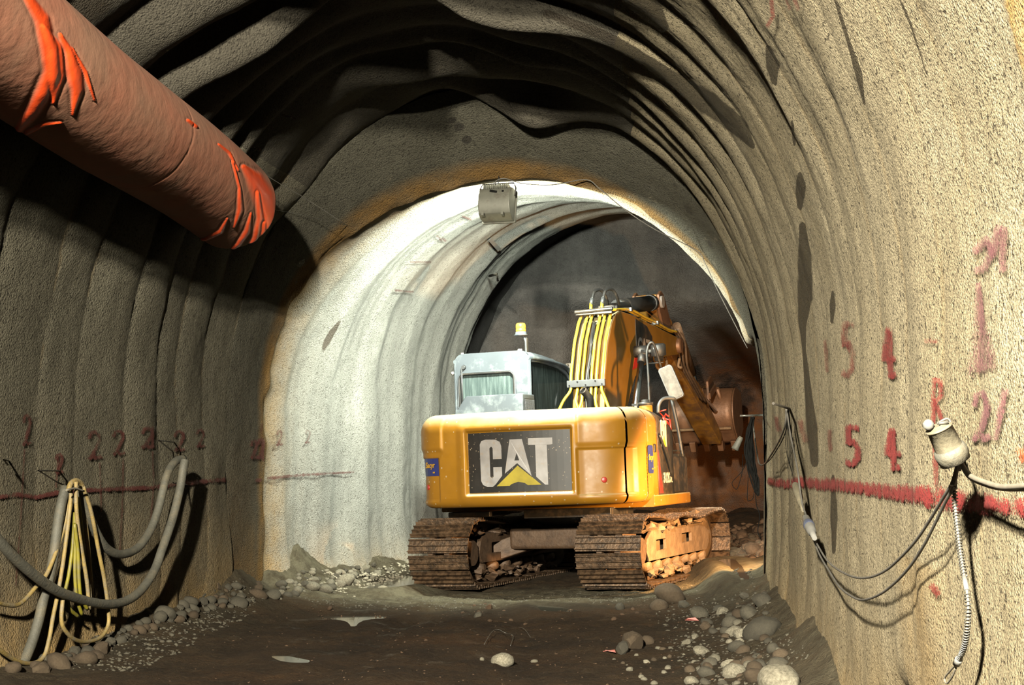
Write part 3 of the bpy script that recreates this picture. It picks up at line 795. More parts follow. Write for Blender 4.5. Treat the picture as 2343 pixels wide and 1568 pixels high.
# storage box and step at the right front
MB().box((1.02, .08, 1.18), (.44, .66, .42)).build('tool_box', M['blackpanel'], ROOT, .03)
MB().box((1.02, .08, 1.40), (.40, .60, .03)).tube([(1.2, -.2, 1.40), (1.2, -.2, 1.45), (1.2, .35, 1.45), (1.2, .35, 1.40)], .012, 6).build('box_lid', M['dark'], ROOT, .006)
# fire extinguisher
fe = MB().lathe((1.13, -.18, 1.42), (0, 0, 1), [(0, .06), (.30, .065), (.36, .05), (.39, .02), (.42, .018)], 16).build('fire_extinguisher', M['red'], ROOT)
MB().tube([(1.13, -.18, 1.83), (1.16, -.2, 1.87), (1.20, -.23, 1.84)], .01, 6).tube([(1.13, -.18, 1.84), (1.08, -.2, 1.90), (1.17, -.22, 1.92)], .008, 6).tube([(1.13, -.18, 1.82), (1.20, -.18, 1.80), (1.21, -.2, 1.6)], .012, 6).build('valve', M['red'], fe)
# swing ring
MB().lathe((0, 0, .62), (0, 0, 1), [(0, .55), (.08, .60), (.22, .60), (.24, .52)], 40).build('swing_ring', M['dark'], ROOT)
MB().box((-.85, -1.1, .81), (.5, .5, .06)).box((.3, -.9, .80), (1.0, .9, .10)).box((-.85, -1.25, .76), (.03, .03, .14)).box((-.80, -1.25, .76), (.03, .03, .14)).build('belly_pan', M['dark'], ROOT, .01)
# ---- air intake box behind the cab
mb = MB(); zt = 2.15
A = [(-1.17, 1.88), (-.28, 1.88), (-.28, zt), (-.98, zt)]
mb.prism(A, lambda u, v, t: Vector((u, t, v)), -1.02, -.62)
hood = mb.build('intake_housing', M['cab'], ROOT, .015)
mb = MB()
for k in range(5): mb.box((-.272, -.82, 1.915 + k * .04), (.012, .30, .010))
for k in range(11): mb.box((-.268, -.96 + k * .028, 1.99), (.010, .007, .19))
mb.build('grille', M['grey'], hood)
MB().box((-.276, -.82, 1.995), (.006, .31, .20)).build('grille_opening', M['black'], hood)
# ---- cab
cx0, cx1, cy0, cy1, cz0, cz1 = -1.245, -.315, -.68, 1.02, 1.0, 2.67
def cab_shell():
    """outer skin of the cab; windows are openings cut as frames"""
    G = []
    mb = MB()
    return mb
rr = rrect(cx0, cz0, cx1, cz1, .11, 6)
win = rrect(cx0 + .075, 1.93, cx1 - .20, cz1 - .255, .06, 5)
mb = MB(); mb.prism(rr, lambda u, v, t: Vector((u, t, v)), cy0, cy0 + .05, [win[::-1]])
cab = mb.build('cab', M['cab'], ROOT, .02)
mb = MB(); ring = [Vector((u, cy0 - .006, v)) for u, v in rrect(cx0 + .06, 1.90, cx1 - .185, cz1 - .24, .07, 5)]
mb.tube(ring + ring[:1], .016, 8, False); mb.build('window_seal', M['black'], cab)
mb = MB(); ring = [Vector((u, cy0 - .012, v)) for u, v in rrect(cx0 + .045, 1.885, cx1 - .17, cz1 - .225, .08, 5)]
mb.tube(ring + ring[:1], .009, 6, False); mb.build('window_trim', M['cab'], cab)
mb = MB(); mb.prism(win, lambda u, v, t: Vector((u, t, v)), cy0 + .02, cy0 + .026); mb.build('rear_window', M['rearglass'], cab)
mb = MB(); mb.prism(rrect(-1.13, 2.04, -1.03, 2.085, .01), lambda u, v, t: Vector((u, t, v)), cy0 + .008, cy0 + .010, [rrect(-1.124, 2.046, -1.036, 2.079, .006)[::-1]])
M['green'] = NT('green_sticker').out((.03, .55, .15), .5)
mb.build('exit_sticker', M['green'], cab)
MB().box((-1.10, cy0 + .009, 2.062), (.02, .002, .012)).build('sticker_arrow', M['green'], cab)
MB().box((-1.07, cy0 + .009, 2.062), (.022, .002, .012)).build('sticker_arrow', M['green'], cab)
MB().box((-1.115, cy0 + .009, 1.965), (.04, .002, .03)).build('corner_sticker', M['green'], cab)
# roof with rounded edges, running forward and dipping at the front
def roof_sec(y, z1):
    return [(cx0, z1 - .22), (cx0, z1 - .12)] + [(cx0 + .11 - .11 * math.cos(a), z1 - .11 + .11 * math.sin(a)) for a in np.linspace(0, math.pi / 2, 7)] + \
           [(cx1 - .11 + .11 * math.sin(a), z1 - .11 + .11 * math.cos(a)) for a in np.linspace(0, math.pi / 2, 7)] + [(cx1, z1 - .13)]
ys = [cy0 + .04, cy0 + .3, 0, .4, .7, .88, .97]; zz = [cz1 - .005, cz1, cz1 - .01, cz1 - .03, cz1 - .09, cz1 - .18, cz1 - .28]
vs = []; secs = [roof_sec(y, z) for y, z in zip(ys, zz)]; n = len(secs[0])
for y, s_ in zip(ys, secs): vs += [(u, y, v) for u, v in s_]
mb = MB(); mb.add(vs, [(i * n + j, i * n + j + 1, (i + 1) * n + j + 1, (i + 1) * n + j) for i in range(len(ys) - 1) for j in range(n - 1)], True)
ro = mb.build('roof', M['cab'], cab); ro.modifiers.new('s', 'SOLIDIFY').thickness = .02
# pillars of the right and left side and the low side wall
mb = MB()
for x in (cx0 + .015, cx1 - .015):
    mb.tube([(x, cy0 + .03, cz0), (x, cy0 + .03, cz1 - .1)], .032, 8)
    mb.tube([(x, .99, cz0), (x, 1.06, 1.7), (x, 1.04, 2.2), (x, .95, cz1 - .26), (x, .75, cz1 - .13), (x, .1, cz1 - .09), (x, cy0, cz1 - .09)], .030, 8, True, 4)
    mb.box((x, .17, 1.35), (.03, 1.6, .7))
mb.box(((cx0 + cx1) / 2, .2, 1.05), (.9, 1.6, .08))
mb.build('cab_frame', M['cab'], cab, 0)
mb = MB(); sw = [(cy0 + .06, 1.70), (1.0, 1.70), (1.04, 2.2), (.95, cz1 - .26), (.75, cz1 - .14), (cy0 + .06, cz1 - .10)]
mb.prism(sw, lambda u, v, t: Vector((t, u, v)), cx1 - .012, cx1 - .018); mb.build('side_window', M['sideglass'], cab)
mb = MB(); mb.prism(sw, lambda u, v, t: Vector((t, u, v)), cx0 + .012, cx0 + .018); mb.build('side_window', M['sideglass'], cab)
# front frame and seat seen through the glass
mb = MB()
fp = [(1.0, 1.70), (1.06, 1.9), (1.04, 2.2), (.95, cz1 - .26), (.80, cz1 - .15)]
for a, b in zip(fp[:-1], fp[1:]): mb.add([(cx0 + .03, a[0], a[1]), (cx1 - .03, a[0], a[1]), (cx1 - .03, b[0], b[1]), (cx0 + .03, b[0], b[1])], [(0, 1, 2, 3)], True)
mb.build('front_window', M['sideglass'], cab)
st = MB().box((-.78, .05, 1.62), (.48, .48, .14)).box((-.78, -.22, 1.98), (.46, .12, .62), Euler((R(8), 0, 0)).to_matrix()).box((-.78, -.30, 2.36), (.26, .09, .18)).build('seat', M['black'], cab, .04)
# small fittings on the rear of the cab: hinge pin, wiper-like latch rod, knob, roof bolts
MB().tube([(cx0 + .10, cy0 - .02, 2.50), (cx0 + .10, cy0 - .02, 2.05)], .010, 6).lathe((cx0 + .12, cy0 - .03, 2.51), (0, 1, 0), [(0, .022), (.03, .03)], 12).build('latch_rod', M['grey'], cab)
MB().lathe((cx0 - .03, cy0 + .02, 2.45), (1, 0, 0), [(-.015, .02), (.01, .022), (.012, .008), (.05, .008)], 10).build('side_knob', M['white'], cab)
MB().lathe((cx0 + .10, cy0 + .02, cz1), (0, 0, 1), [(-.01, .02), (.015, .018)], 10).build('roof_bolt', M['white'], cab)
MB().lathe((cx1 - .12, cy0 + .05, cz1), (0, 0, 1), [(-.01, .03), (.02, .025)], 12).build('roof_bolt', M['white'], cab)
MB().box((cx1 - .02, .88, cz1 - .10), (.07, .07, .07)).tube([(cx1 - .02, .80, cz1 - .10), (cx1 - .02, .92, cz1 - .06)], .012, 6).build('work_lamp', M['dark'], cab, .01)
# beacon
bk = MB().tube([(-.40, -.52, 2.64), (-.40, -.52, 2.78), (-.42, -.52, 2.84), (-.50, -.52, 2.87)], .014, 8).box((-.385, -.52, 2.74), (.012, .06, .17)).build('beacon_bracket', M['grey'], cab, .003)
MB().lathe((-.455, -.52, 2.845), (0, 0, 1), [(0, .03), (.015, .085), (.03, .066), (.055, .062)], 22).build('beacon_base', M['cab'], bk)
MB().lathe((-.455, -.52, 2.90), (0, 0, 1), [(0, .058), (.02, .060), (.025, .056), (.045, .056), (.05, .060), (.085, .056), (.10, .045), (.105, .001)], 24).build('amber_beacon', M['amber'], bk)
# ---- exhaust tip
p0 = tx(1352, 945, -.35); p1 = tx(1350, 915, -.42); p2 = tx(1333, 893, -.52)
mb = MB().tube([p0 - Vector((0, 0, .2)), p0, p1, (p1 + p2) / 2 + Vector((0, 0, .01)), p2], .045, 16, False, 5)
ex = mb.build('exhaust_pipe', M['dark'], ROOT); sm = ex.modifiers.new('s', 'SOLIDIFY'); sm.thickness = .006
MB().lathe(p2 + (p1 - p2).normalized() * .03, (p2 - p1), [(0, .038), (.004, .038)], 14).build('exhaust_bore', M['cable_k'], ex)
# ---- fuel filler, breather, hose boot
f0 = tx(1478, 946, -.75)
MB().lathe(f0, (0, 0, 1), [(-.05, .075), (.08, .075), (.09, .07)], 20).build('filler_neck', M['yellow2'], ROOT)
MB().lathe(f0 + Vector((0, 0, .09)), (0, 0, 1), [(0, .085), (.03, .085), (.035, .045), (.06, .045), (.065, .02)], 20).box(f0 + Vector((-.10, -.02, .10)), (.10, .03, .022)).build('filler_cap', M['dark'], ROOT)
# ================= boom
BW = .20
def bx(t): return .10
side = [(-.12, 1.42), (-.08, 1.9), (.04, 2.38), (.20, 2.76), (.40, 3.02), (.58, 3.15), (.80, 3.21), (1.2, 3.21), (2.4, 3.16), (3.72, 3.10), (3.80, 2.98), (3.72, 2.86), (2.6, 2.74), (1.75, 2.58), (1.35, 2.42), (1.05, 2.15), (.72, 1.75), (.42, 1.42), (.15, 1.28)]
mb = MB(); mb.prism(side, lambda u, v, t: Vector((t, u, v)), .10 - BW, .10 + BW)
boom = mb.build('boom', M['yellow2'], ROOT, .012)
# pressed badge on the boom's right flank
mb = MB(); mb.prism([(1.45, 2.56), (2.25, 2.68), (2.25, 3.0), (2.0, 3.12), (1.45, 3.17)], lambda u, v, t: Vector((.10 + BW + t, u, v)), 0, .004); bd = mb.build('boom_decal', M['blackpanel'], boom)
mb = MB(); mb.prism([(1.22, 2.50), (1.47, 2.55), (1.45, 2.78)], lambda u, v, t: Vector((.10 + BW + t, u, v)), 0, .005); mb.build('red_stripe', M['red'], bd)
place_text('lettering', text_mesh('CAT', .30, .001, 0, .008), M['white'], bd, (.10 + BW + .006, 1.82, 2.82), (0, 1, 0), (0, 0, 1))
# rear face of the boom follows side[0..5]; pipes run up it
rear = [(-.14, 1.60), (-.115, 1.95), (.0, 2.40), (.18, 2.79), (.39, 3.06)]
def rear_at(z):
    for (y0_, z0_), (y1_, z1_) in zip(rear[:-1], rear[1:]):
        if z <= z1_: t = (z - z0_) / (z1_ - z0_); return y0_ + (y1_ - y0_) * t
    return rear[-1][0]
for i, dx in enumerate((-.195, -.115, -.055, .055, .115, .19)):
    pts = []
    for z in (2.20, 2.30, 2.42, 2.55, 2.68, 2.80, 2.95, 3.05):
        pts.append(Vector((.10 + dx * (1.0 + 0), rear_at(z) - .045 - (.02 if i in (0, 5) else 0), z)))
    pts.append(Vector((.10 + dx * .92, .46, 3.18)))
    low = {0: [(-.27, -.16, 1.90), (-.185, -.13, 2.08)], 5: [(.40, -.16, 1.92), (.335, -.13, 2.08)], 1: [(.06, -.18, 1.88), (-.02, -.15, 2.06)], 2: [(-.02, -.20, 1.88), (.045, -.15, 2.05)], 3: [(.05, -.20, 1.88), (.15, -.15, 2.04)], 4: [(.27, -.18, 1.88), (.215, -.14, 2.06)]}[i]
    allp = [Vector(p) for p in low] + pts
    MB().tube(catmull(allp, 4), .019, 8).build('hydraulic_pipe', M['pipe'], boom)
    if i in (0, 5):
        MB().tube([allp[0] - Vector((0, 0, .12)), allp[0] + Vector((0, 0, .02))], .022, 8).build('hose_fitting', M['steel'], boom)
mb = MB().tube([Vector((.10 + .01 * math.sin(k), rear_at(z) - .03, z)) for k, z in enumerate(np.linspace(1.7, 3.04, 12))], .022, 8, True, 3); mb.build('black_hose', M['black'], boom)
mb = MB().tube([Vector((.125 + .012 * math.sin(k * 1.7), rear_at(z) - .05, z)) for k, z in enumerate(np.linspace(2.2, 3.04, 12))], .008, 6, True, 3); mb.build('black_hose', M['black'], boom)
cl = MB().box((.10, rear_at(2.28) - .08, 2.28), (.47, .04, .085))
cl.build('pipe_clamp', M['grey'], boom, .006)
for k, dx in enumerate((-.20, -.10, 0, .12, .20)):
    MB().lathe((.10 + dx, rear_at(2.28) - .10, 2.28 + (.02 if k % 2 else -.02)), (0, -1, 0), [(0, .010), (.008, .010)], 8).build('clamp_bolt', M['steel'], boom)
MB().tube([(-.135, .30, 3.175), (.345, .30, 3.19)], .026, 10).box((.1, .34, 3.15), (.46, .08, .03)).build('pipe_clamp', M['dark'], boom, .004)
# hoses looping from the upper clamp to the stick cylinder
for dx in (.03, .17):
    MB().tube([(dx, .42, 3.17), (dx, .44, 3.29)], .020, 8).build('hydraulic_pipe', M['pipe'], boom)
    MB().tube([(dx, .44, 3.27), (dx + .01, .46, 3.35)], .024, 8).build('hose_fitting', M['grey'], boom)
    MB().tube([(dx + .01, .46, 3.34), (dx + .03, .52, 3.44), (dx + .08, .64, 3.46), (dx + .10, .78, 3.36), (dx + .06, .95, 3.27)], .020, 8, True, 5).build('black_hose', M['black'], boom)
# pipes along the top edge of the boom, right side
for k in range(2):
    MB().tube([(.28 - .06 * k, .45, 3.19), (.31 - .06 * k, 1.2, 3.26), (.31 - .06 * k, 1.9, 3.23), (.31 - .06 * k, 2.6, 3.20), (.30 - .06 * k, 3.2, 3.17), (.32 - .06 * k, 3.6, 3.17)], .016, 8, True, 4).build('hydraulic_pipe', M['pipe'], boom)
for y, z in ((1.15, 3.26), (2.45, 3.20)): MB().box((.27, y, z), (.16, .06, .05)).build('pipe_clamp', M['grey'], boom, .005)
# boom cylinder (right one is visible, left one hidden behind the boom)
for sx in (1, -1):
    top = Vector((.10 + sx * .36, 1.15, 2.72)); bot = Vector((.10 + sx * .34, .30, 1.25)); ax = (top - bot)
    rod = MB().tube([bot + ax * .42, top - ax * .06], .040, 16).build('boom_cylinder_rod', M['steel'], ROOT)
    MB().tube([bot, bot + ax * .44], .072, 16).lathe(bot + ax * .40, ax, [(0, .085), (.08, .085)], 16).build('boom_cylinder', M['black'], ROOT)
    MB().lathe(top - Vector((sx * .1, 0, 0)), (sx, 0, 0), [(0, .075), (.16, .075), (.165, .05)], 18).tube([top - ax * .10, top], .05, 12).build('cylinder_eye', M['black'], ROOT)
mb = MB(); b_ = Vector((.44, .33, 1.55))
for k in range(5): mb.box(b_ + Vector((-.02, -.10, .085 * k)), (.15, .05, .075))
mb.build('rod_guard', M['black'], ROOT, .012)
# work light on the boom flank
wl = Vector((.68, 1.10, 2.70))
MB().lathe(wl + Vector((0, -.02, .10)), (0, .12, -1), [(0, .07), (.02, .095), (.15, .095), (.16, .06), (.22, .055)], 18).build('boom_work_light', M['black'], boom)
MB().box(wl + Vector((-.02, -.095, .05)), (.045, .01, .045)).build('light_label', M['white'], boom)
MB().tube([wl + Vector((-.14, 0, -.14)), wl + Vector((.06, -.02, -.14))], .008, 6).tube([(.46, 1.1, 2.72), tuple(wl)], .03, 8).build('light_bracket', M['black'], boom)
# stick cylinder
a_ = Vector((.12, .95, 3.26)); b_ = tx(1500, 692, 3.10); ax = b_ - a_
MB().tube([a_ + ax * .25, a_ + ax * .88], .105, 20).lathe(a_ + ax * .86, ax, [(0, .115), (.10, .115)], 20).build('stick_cylinder', M['black'], ROOT)
MB().tube([a_, a_ + ax * .30], .07, 12).box(a_ + Vector((0, 0, -.03)), (.26, .24, .14)).build('cylinder_base', M['dark'], boom, .02)
MB().tube([a_ + ax * .90, b_ + ax * .02], .05, 14).lathe(b_ - Vector((.11, 0, 0)), (1, 0, 0), [(0, .085), (.22, .085)], 18).build('stick_cylinder_rod', M['white'], ROOT)
# ---- stick (arm)
S0, S1 = b_.copy(), tx(1628, 1000, 6.1)
ysz = [(3.02, S0.z + .10), (3.22, S0.z + .13), (3.40, S0.z - .05), (3.75, 3.36), (4.05, 3.12), (6.10, S1.z + .10), (6.20, S1.z - .02), (6.08, S1.z - .12), (4.6, 2.36), (3.95, 2.66), (3.62, 2.88), (3.30, 3.25), (3.05, S0.z - .12)]
cxs = [.12 + (S1.x - .12) * max(0, (y - 3.3)) / 2.8 for y, z in ysz]
mb = MB(); n = len(ysz)
for k, (hw,) in enumerate([(.15,)]):
    tris = tessellate_polygon([[Vector((y, z, 0)) for y, z in ysz]])
    vs = [(cxs[i] - hw, y, z) for i, (y, z) in enumerate(ysz)] + [(cxs[i] + hw, y, z) for i, (y, z) in enumerate(ysz)]
    mb.add(vs, [tuple(t) for t in tris] + [tuple(n + i for i in reversed(t)) for t in tris] + [(i, (i + 1) % n, n + (i + 1) % n, n + i) for i in range(n)])
stick = mb.build('stick', M['ruststick'], ROOT, .015)
for sx in (-.175, .175):
    mb = MB(); mb.prism([(3.0, S0.z - .1), (3.02, S0.z + .1), (3.14, S0.z + .16), (3.28, S0.z + .12), (3.55, 3.40), (3.72, 3.0), (3.5, 2.96), (3.2, 3.2)], lambda u, v, t: Vector((.12 + sx + t, u, v)), -.02, .02)
    mb.build('stick_ear', M['worn'], stick, .008)
MB().lathe((-.12, 3.66, 2.98), (1, 0, 0), [(0, .09), (.02, .11), (.46, .11), (.48, .09)], 20).build('stick_pin', M['worn'], boom)
# bucket cylinder and hoses on the stick
c0 = tx(1548, 745, 3.7); c1 = tx(1600, 900, 5.2); c2 = tx(1636, 940, 5.9)
MB().tube([c0, c0 + (c1 - c0) * .7], .06, 12).build('bucket_cylinder', M['mudsteel'], ROOT)
MB().tube([c0 + (c1 - c0) * .7, c1, c2], .035, 10).build('bucket_cylinder_rod', M['steel'], ROOT)
for k in range(3):
    o_ = Vector((.05 * k, .02, -.03 * k))
    MB().tube([tx(1535, 748, 3.6) + o_, tx(1550, 775, 3.8) + o_, tx(1556, 830, 4.0) + o_, tx(1575, 870, 4.4) + o_, tx(1600, 915, 5.0) + o_], .018, 8, True, 5).build('hydraulic_hose', M['mudsteel'], stick)
MB().tube([tx(1492, 815, 3.1), tx(1487, 838, 3.1), tx(1500, 848, 3.1), tx(1511, 835, 3.2), tx(1508, 818, 3.3)], .018, 8, True, 5).build('hydraulic_hose', M['tan'], boom)
MB().tube([tx(1555, 820, 3.9), tx(1552, 838, 3.9), tx(1560, 842, 3.9)], .02, 8, True, 4).build('hydraulic_hose', M['tan'], stick)
# linkage
L0 = tx(1600, 905, 5.5); L1 = tx(1622, 890, 6.0); L2 = tx(1640, 945, 6.3)
mb = MB()
for sx in (-.13, .13): mb.box((L0 + L1) / 2 + Vector((sx, 0, 0)), (.03, .45, .09), Euler((R(20), 0, 0)).to_matrix()).tube([L1 + Vector((sx, 0, 0)), L2 + Vector((sx, 0, 0))], .035, 8)
mb.build('bucket_linkage', M['worn'], ROOT)
# ---- bucket: curved shell with side plates, lip and teeth, back towards the camera
BXc = (tx(1608, 960, 6.2)).x; bz = tx(1608, 893, 6.2).z; bw = .50
def bucket_pt(t):
    """side profile from the top edge round the back to the lip"""
    a = R(100 + 175 * t)
    return 6.45 + .40 * math.cos(a) * 1.0, bz - .36 + .40 * math.sin(a)
prf = [bucket_pt(t) for t in np.linspace(0, .82, 16)] + [(6.33, bz - .80), (6.44, bz - .86)]
mb = MB(); n = len(prf); xs_ = np.linspace(-bw, bw, 10)
mb.add([(BXc + x, y, z) for x in xs_ for y, z in prf], [(i * n + j, i * n + j + 1, (i + 1) * n + j + 1, (i + 1) * n + j) for i in range(9) for j in range(n - 1)], True)
bk = mb.build('bucket', M['worn'], ROOT); sm = bk.modifiers.new('s', 'SOLIDIFY'); sm.thickness = .03
for sx in (-bw, bw):
    mb = MB(); mb.prism(prf + [(6.80, bz - .62), (6.75, bz - .05)], lambda u, v, t: Vector((BXc + sx + t, u, v)), -.018, .018); mb.build('side_plate', M['worn'], bk, .006)
for sx in (-.42, -.20, .02, .24, .46):
    MB().box((BXc + sx, 6.36, bz - .87), (.085, .13, .17), Euler((R(18), 0, 0)).to_matrix(), (1.2, 1.6)).build('bucket_tooth', M['worn'], bk, .01)
for sx in (-.14, .14):
    mb = MB(); mb.prism([(6.0, bz + .12), (6.25, bz + .22), (6.5, bz + .05), (6.3, bz - .12), (6.05, bz - .3)], lambda u, v, t: Vector((BXc + sx + t, u, v)), -.02, .02); mb.build('bucket_ear', M['worn'], bk, .006)
MB().tube([(BXc - bw + .03, 6.09, bz - .62), (BXc + bw - .03, 6.09, bz - .62)], .022, 8).build('wear_strip', M['tan'], bk)
# ---- mirror, handrails on the right front
m0 = tx(1506, 945, -.35); m1 = tx(1508, 925, -.35); m2 = tx(1520, 912, -.3); m3 = tx(1545, 912, -.2)
MB().tube([m0, m1, m2, m3], .020, 8, True, 5).build('mirror_arm', M['grey'], ROOT)
A_ = tx(1523, 847, -.2); B_ = tx(1548, 905, -.2)
ax = (B_ - A_).normalized(); mid = (A_ + B_) / 2; nrm = Vector((0, -1, .1)).normalized(); wv = ax.cross(nrm).normalized()
mb = MB(); mb.prism(rrect(-.085, -.20, .085, .20, .035), lambda u, v, t: mid + wv * u + ax * v + nrm * t, -.035, .010); mi = mb.build('mirror', M['grey'], ROOT, .01)
mb = MB(); mb.prism(rrect(-.072, -.186, .072, .186, .03), lambda u, v, t: mid + wv * u + ax * v + nrm * t, .012, .016); mb.build('mirror_glass', M['mirror'], mi)
r0 = tx(1487, 945, .0); r1 = tx(1483, 850, .05); r2 = tx(1480, 810, .05); r3 = tx(1486, 787, .08); r4 = tx(1497, 790, .12); r5 = tx(1515, 850, .35)
MB().tube([r0, r1, r2, r3, r4, r5], .016, 8, True, 5).build('handrail', M['black'], ROOT)
MB().tube([tx(1537, 915, .2), tx(1552, 985, .25), tx(1564, 1058, .30)], .022, 8, True, 4).build('handrail', M['black'], ROOT)

SHIFT = ('boom', 'boom_cylinder_rod', 'boom_cylinder', 'cylinder_eye', 'rod_guard')
for o in list(ROOT.children):
    if o.name.split('.')[0] in SHIFT: o.location.x += .09
# ================= undercarriage
UR = R(-3)
def under(name, mb, m, parent=ROOT, bevel=0):
    o = mb.build(name, m, parent, bevel)
    return o
UC = MB().box((0, 0, .50), (1.3, 1.2, .26)).box((0, 0, .64), (1.0, 1.0, .1)).build('carbody', M['mudsteel'], ROOT, .05); UC.rotation_euler.z = UR
for sx in (-1, 1):
    for sy in (-1, 1):
        mb = MB(); mb.prism([(sx * .45, .60), (sx * .95, .42), (sx * .95, .20), (sx * .45, .36)], lambda u, v, t: Vector((u, sy * (.35 + .45 * (abs(u) - .45)) + t, v)), -.12, .12)
        mb.build('carbody_leg', M['mudsteel'], UC, .03)
def track_path():
    """closed loop in (y, z): rear sprocket, bottom run, front idler, sagging top run"""
    r = .345; yr, yf = -1.42, 1.42; pts = []
    for a in np.linspace(90, 270, 26): pts.append((yr + r * math.cos(R(a)), .385 + r * math.sin(R(a))))
    for y in np.linspace(yr, yf, 30)[1:-1]: pts.append((y, .385 - r + .0))
    for a in np.linspace(-90, 90, 26): pts.append((yf + r * math.cos(R(a)) * .95, .385 + r * math.sin(R(a)) * .92))
    for y in np.linspace(yf, yr, 34)[1:-1]:
        t = (y - yr) / (yf - yr); pts.append((y, .385 + r - .03 * t - .055 * math.sin(math.pi * t) ** 2 * (1.2 - .5 * math.cos(4 * math.pi * t)) + .025 * math.exp(-((t - .42) / .1) ** 2)))
    return np.array(pts)
TP = track_path(); seg = np.r_[0, np.cumsum(np.linalg.norm(np.diff(np.vstack([TP, TP[:1]]), axis=0), axis=1))]; TL = seg[-1]
def tp(s):
    s = s % TL; P2 = np.vstack([TP, TP[:1]]); return np.array([np.interp(s, seg, P2[:, 0]), np.interp(s, seg, P2[:, 1])])
NS = 44; SW = .72
def shoe_mesh():
    mb = MB(); L = TL / NS * .93
    mb.box((0, 0, .0), (SW, L, .016))
    for y in (-L * .38, 0, L * .38): mb.box((0, y, .020), (SW, .015, .032), None, (1, .6))
    me = mb.mesh('track_shoe'); me.materials.append(M['shoe']); return me
shoe = shoe_mesh()
for sx in (-1, 1):
    off = sx * .985
    # chain of links = the track itself
    mb = MB(); n = len(TP)
    for dx in (-.10, .10):
        inner = []
        for i in range(n):
            p = TP[i]; tdir = TP[(i + 1) % n] - TP[i - 1]; tdir = tdir / np.linalg.norm(tdir); nn = np.array([-tdir[1], tdir[0]])
            inner.append((p - nn * -.0, nn))
        vs = []; fs = []
        for i, (p, nn) in enumerate(inner):
            for w1 in (-.03, .03):
                for dd in (.0, .075):
                    vs.append((dx + w1, p[0] + nn[0] * dd, p[1] + nn[1] * dd))
        for i in range(n):
            j = (i + 1) % n
            for a, b in ((0, 1), (1, 3), (3, 2), (2, 0)): fs.append((i * 4 + a, i * 4 + b, j * 4 + b, j * 4 + a))
        mb.add(vs, fs)
    tr = mb.build('track', M['mudsteel'], ROOT); tr.location = (off * math.cos(UR), off * math.sin(UR), 0); tr.rotation_euler.z = UR
    for k in range(NS):
        s_ = (k + .5) * TL / NS; p = tp(s_); a = tp(s_ + .03) - tp(s_ - .03); ang = math.atan2(a[1], a[0])
        o = bpy.data.objects.new('track_shoe', shoe); C.objects.link(o); o.parent = tr
        nn = np.array([-a[1], a[0]]) / np.linalg.norm(a)
        o.location = (0, p[0] - nn[0] * .012, p[1] - nn[1] * .012); o.rotation_euler = (ang + math.pi, 0, 0)
        o.rotation_euler = (ang + math.pi, random.uniform(-.008, .008), 0)
    # track frame with box openings
    mb = MB(); fr = [(-1.12, .26), (1.10, .26), (1.22, .34), (1.22, .48), (1.0, .56), (-1.0, .58), (-1.15, .50), (-1.2, .36)]
    h1 = rrect(-.86, .355, -.50, .475, .02)[::-1]; h2 = rrect(.10, .39, .50, .50, .02)[::-1]
    mb.prism(fr, lambda u, v, t: Vector((t, u, v)), .20, .235, [h1, h2]); mb.prism(fr, lambda u, v, t: Vector((t, u, v)), -.235, -.20)
    mb.box((0, 0, .57), (.44, 2.0, .03)).box((0, 0, .275), (.44, 2.2, .03))
    mb.box((0, 0, .42), (.30, 2.1, .2))
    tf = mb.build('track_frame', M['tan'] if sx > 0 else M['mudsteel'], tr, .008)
    for k in range(7):
        y = -1.05 + k * .35
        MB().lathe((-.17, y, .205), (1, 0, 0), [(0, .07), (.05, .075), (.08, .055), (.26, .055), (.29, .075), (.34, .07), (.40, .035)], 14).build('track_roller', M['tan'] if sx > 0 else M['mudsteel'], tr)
    MB().lathe((-.12, -.25, .62), (1, 0, 0), [(0, .05), (.26, .05)], 12).build('carrier_roller', M['mudsteel'], tr)
    MB().lathe((-.16, -1.42, .385), (1, 0, 0), [(0, .12), (.02, .24), (.10, .25), (.22, .25), (.30, .24), (.34, .15), (.42, .14)], 24).build('sprocket', M['mudsteel'], tr)
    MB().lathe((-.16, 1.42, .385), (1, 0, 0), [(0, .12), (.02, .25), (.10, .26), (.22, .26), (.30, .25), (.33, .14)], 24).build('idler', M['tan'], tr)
    # mud packed on the frame and between the rollers
    random.seed(3 + sx)
    mb = MB()
    for k in range(170):
        y = random.uniform(-1.15, 1.2); top_ = random.random() < .45
        z = random.uniform(.58, .64) if top_ else random.uniform(.07, .16)
        r_ = random.uniform(.025, .07); c = Vector((random.uniform(.0, .26) * 1, y, z + (.06 * math.exp(-((y - .45) / .4) ** 2) if top_ else 0)))
        vs, fs = ICO1
        mb.add([c + Vector((v[0] * r_ * 1.1, v[1] * r_ * 1.2, v[2] * r_ * .7)) * (1 + .0) + Vector((random.gauss(0, 1), random.gauss(0, 1), random.gauss(0, 1))) * r_ * .24 for v in vs], fs, False)
    o = mb.build('packed_mud', M['tan'] if sx > 0 else M['mudsteel'], tr); tag(o, kind='stuff')
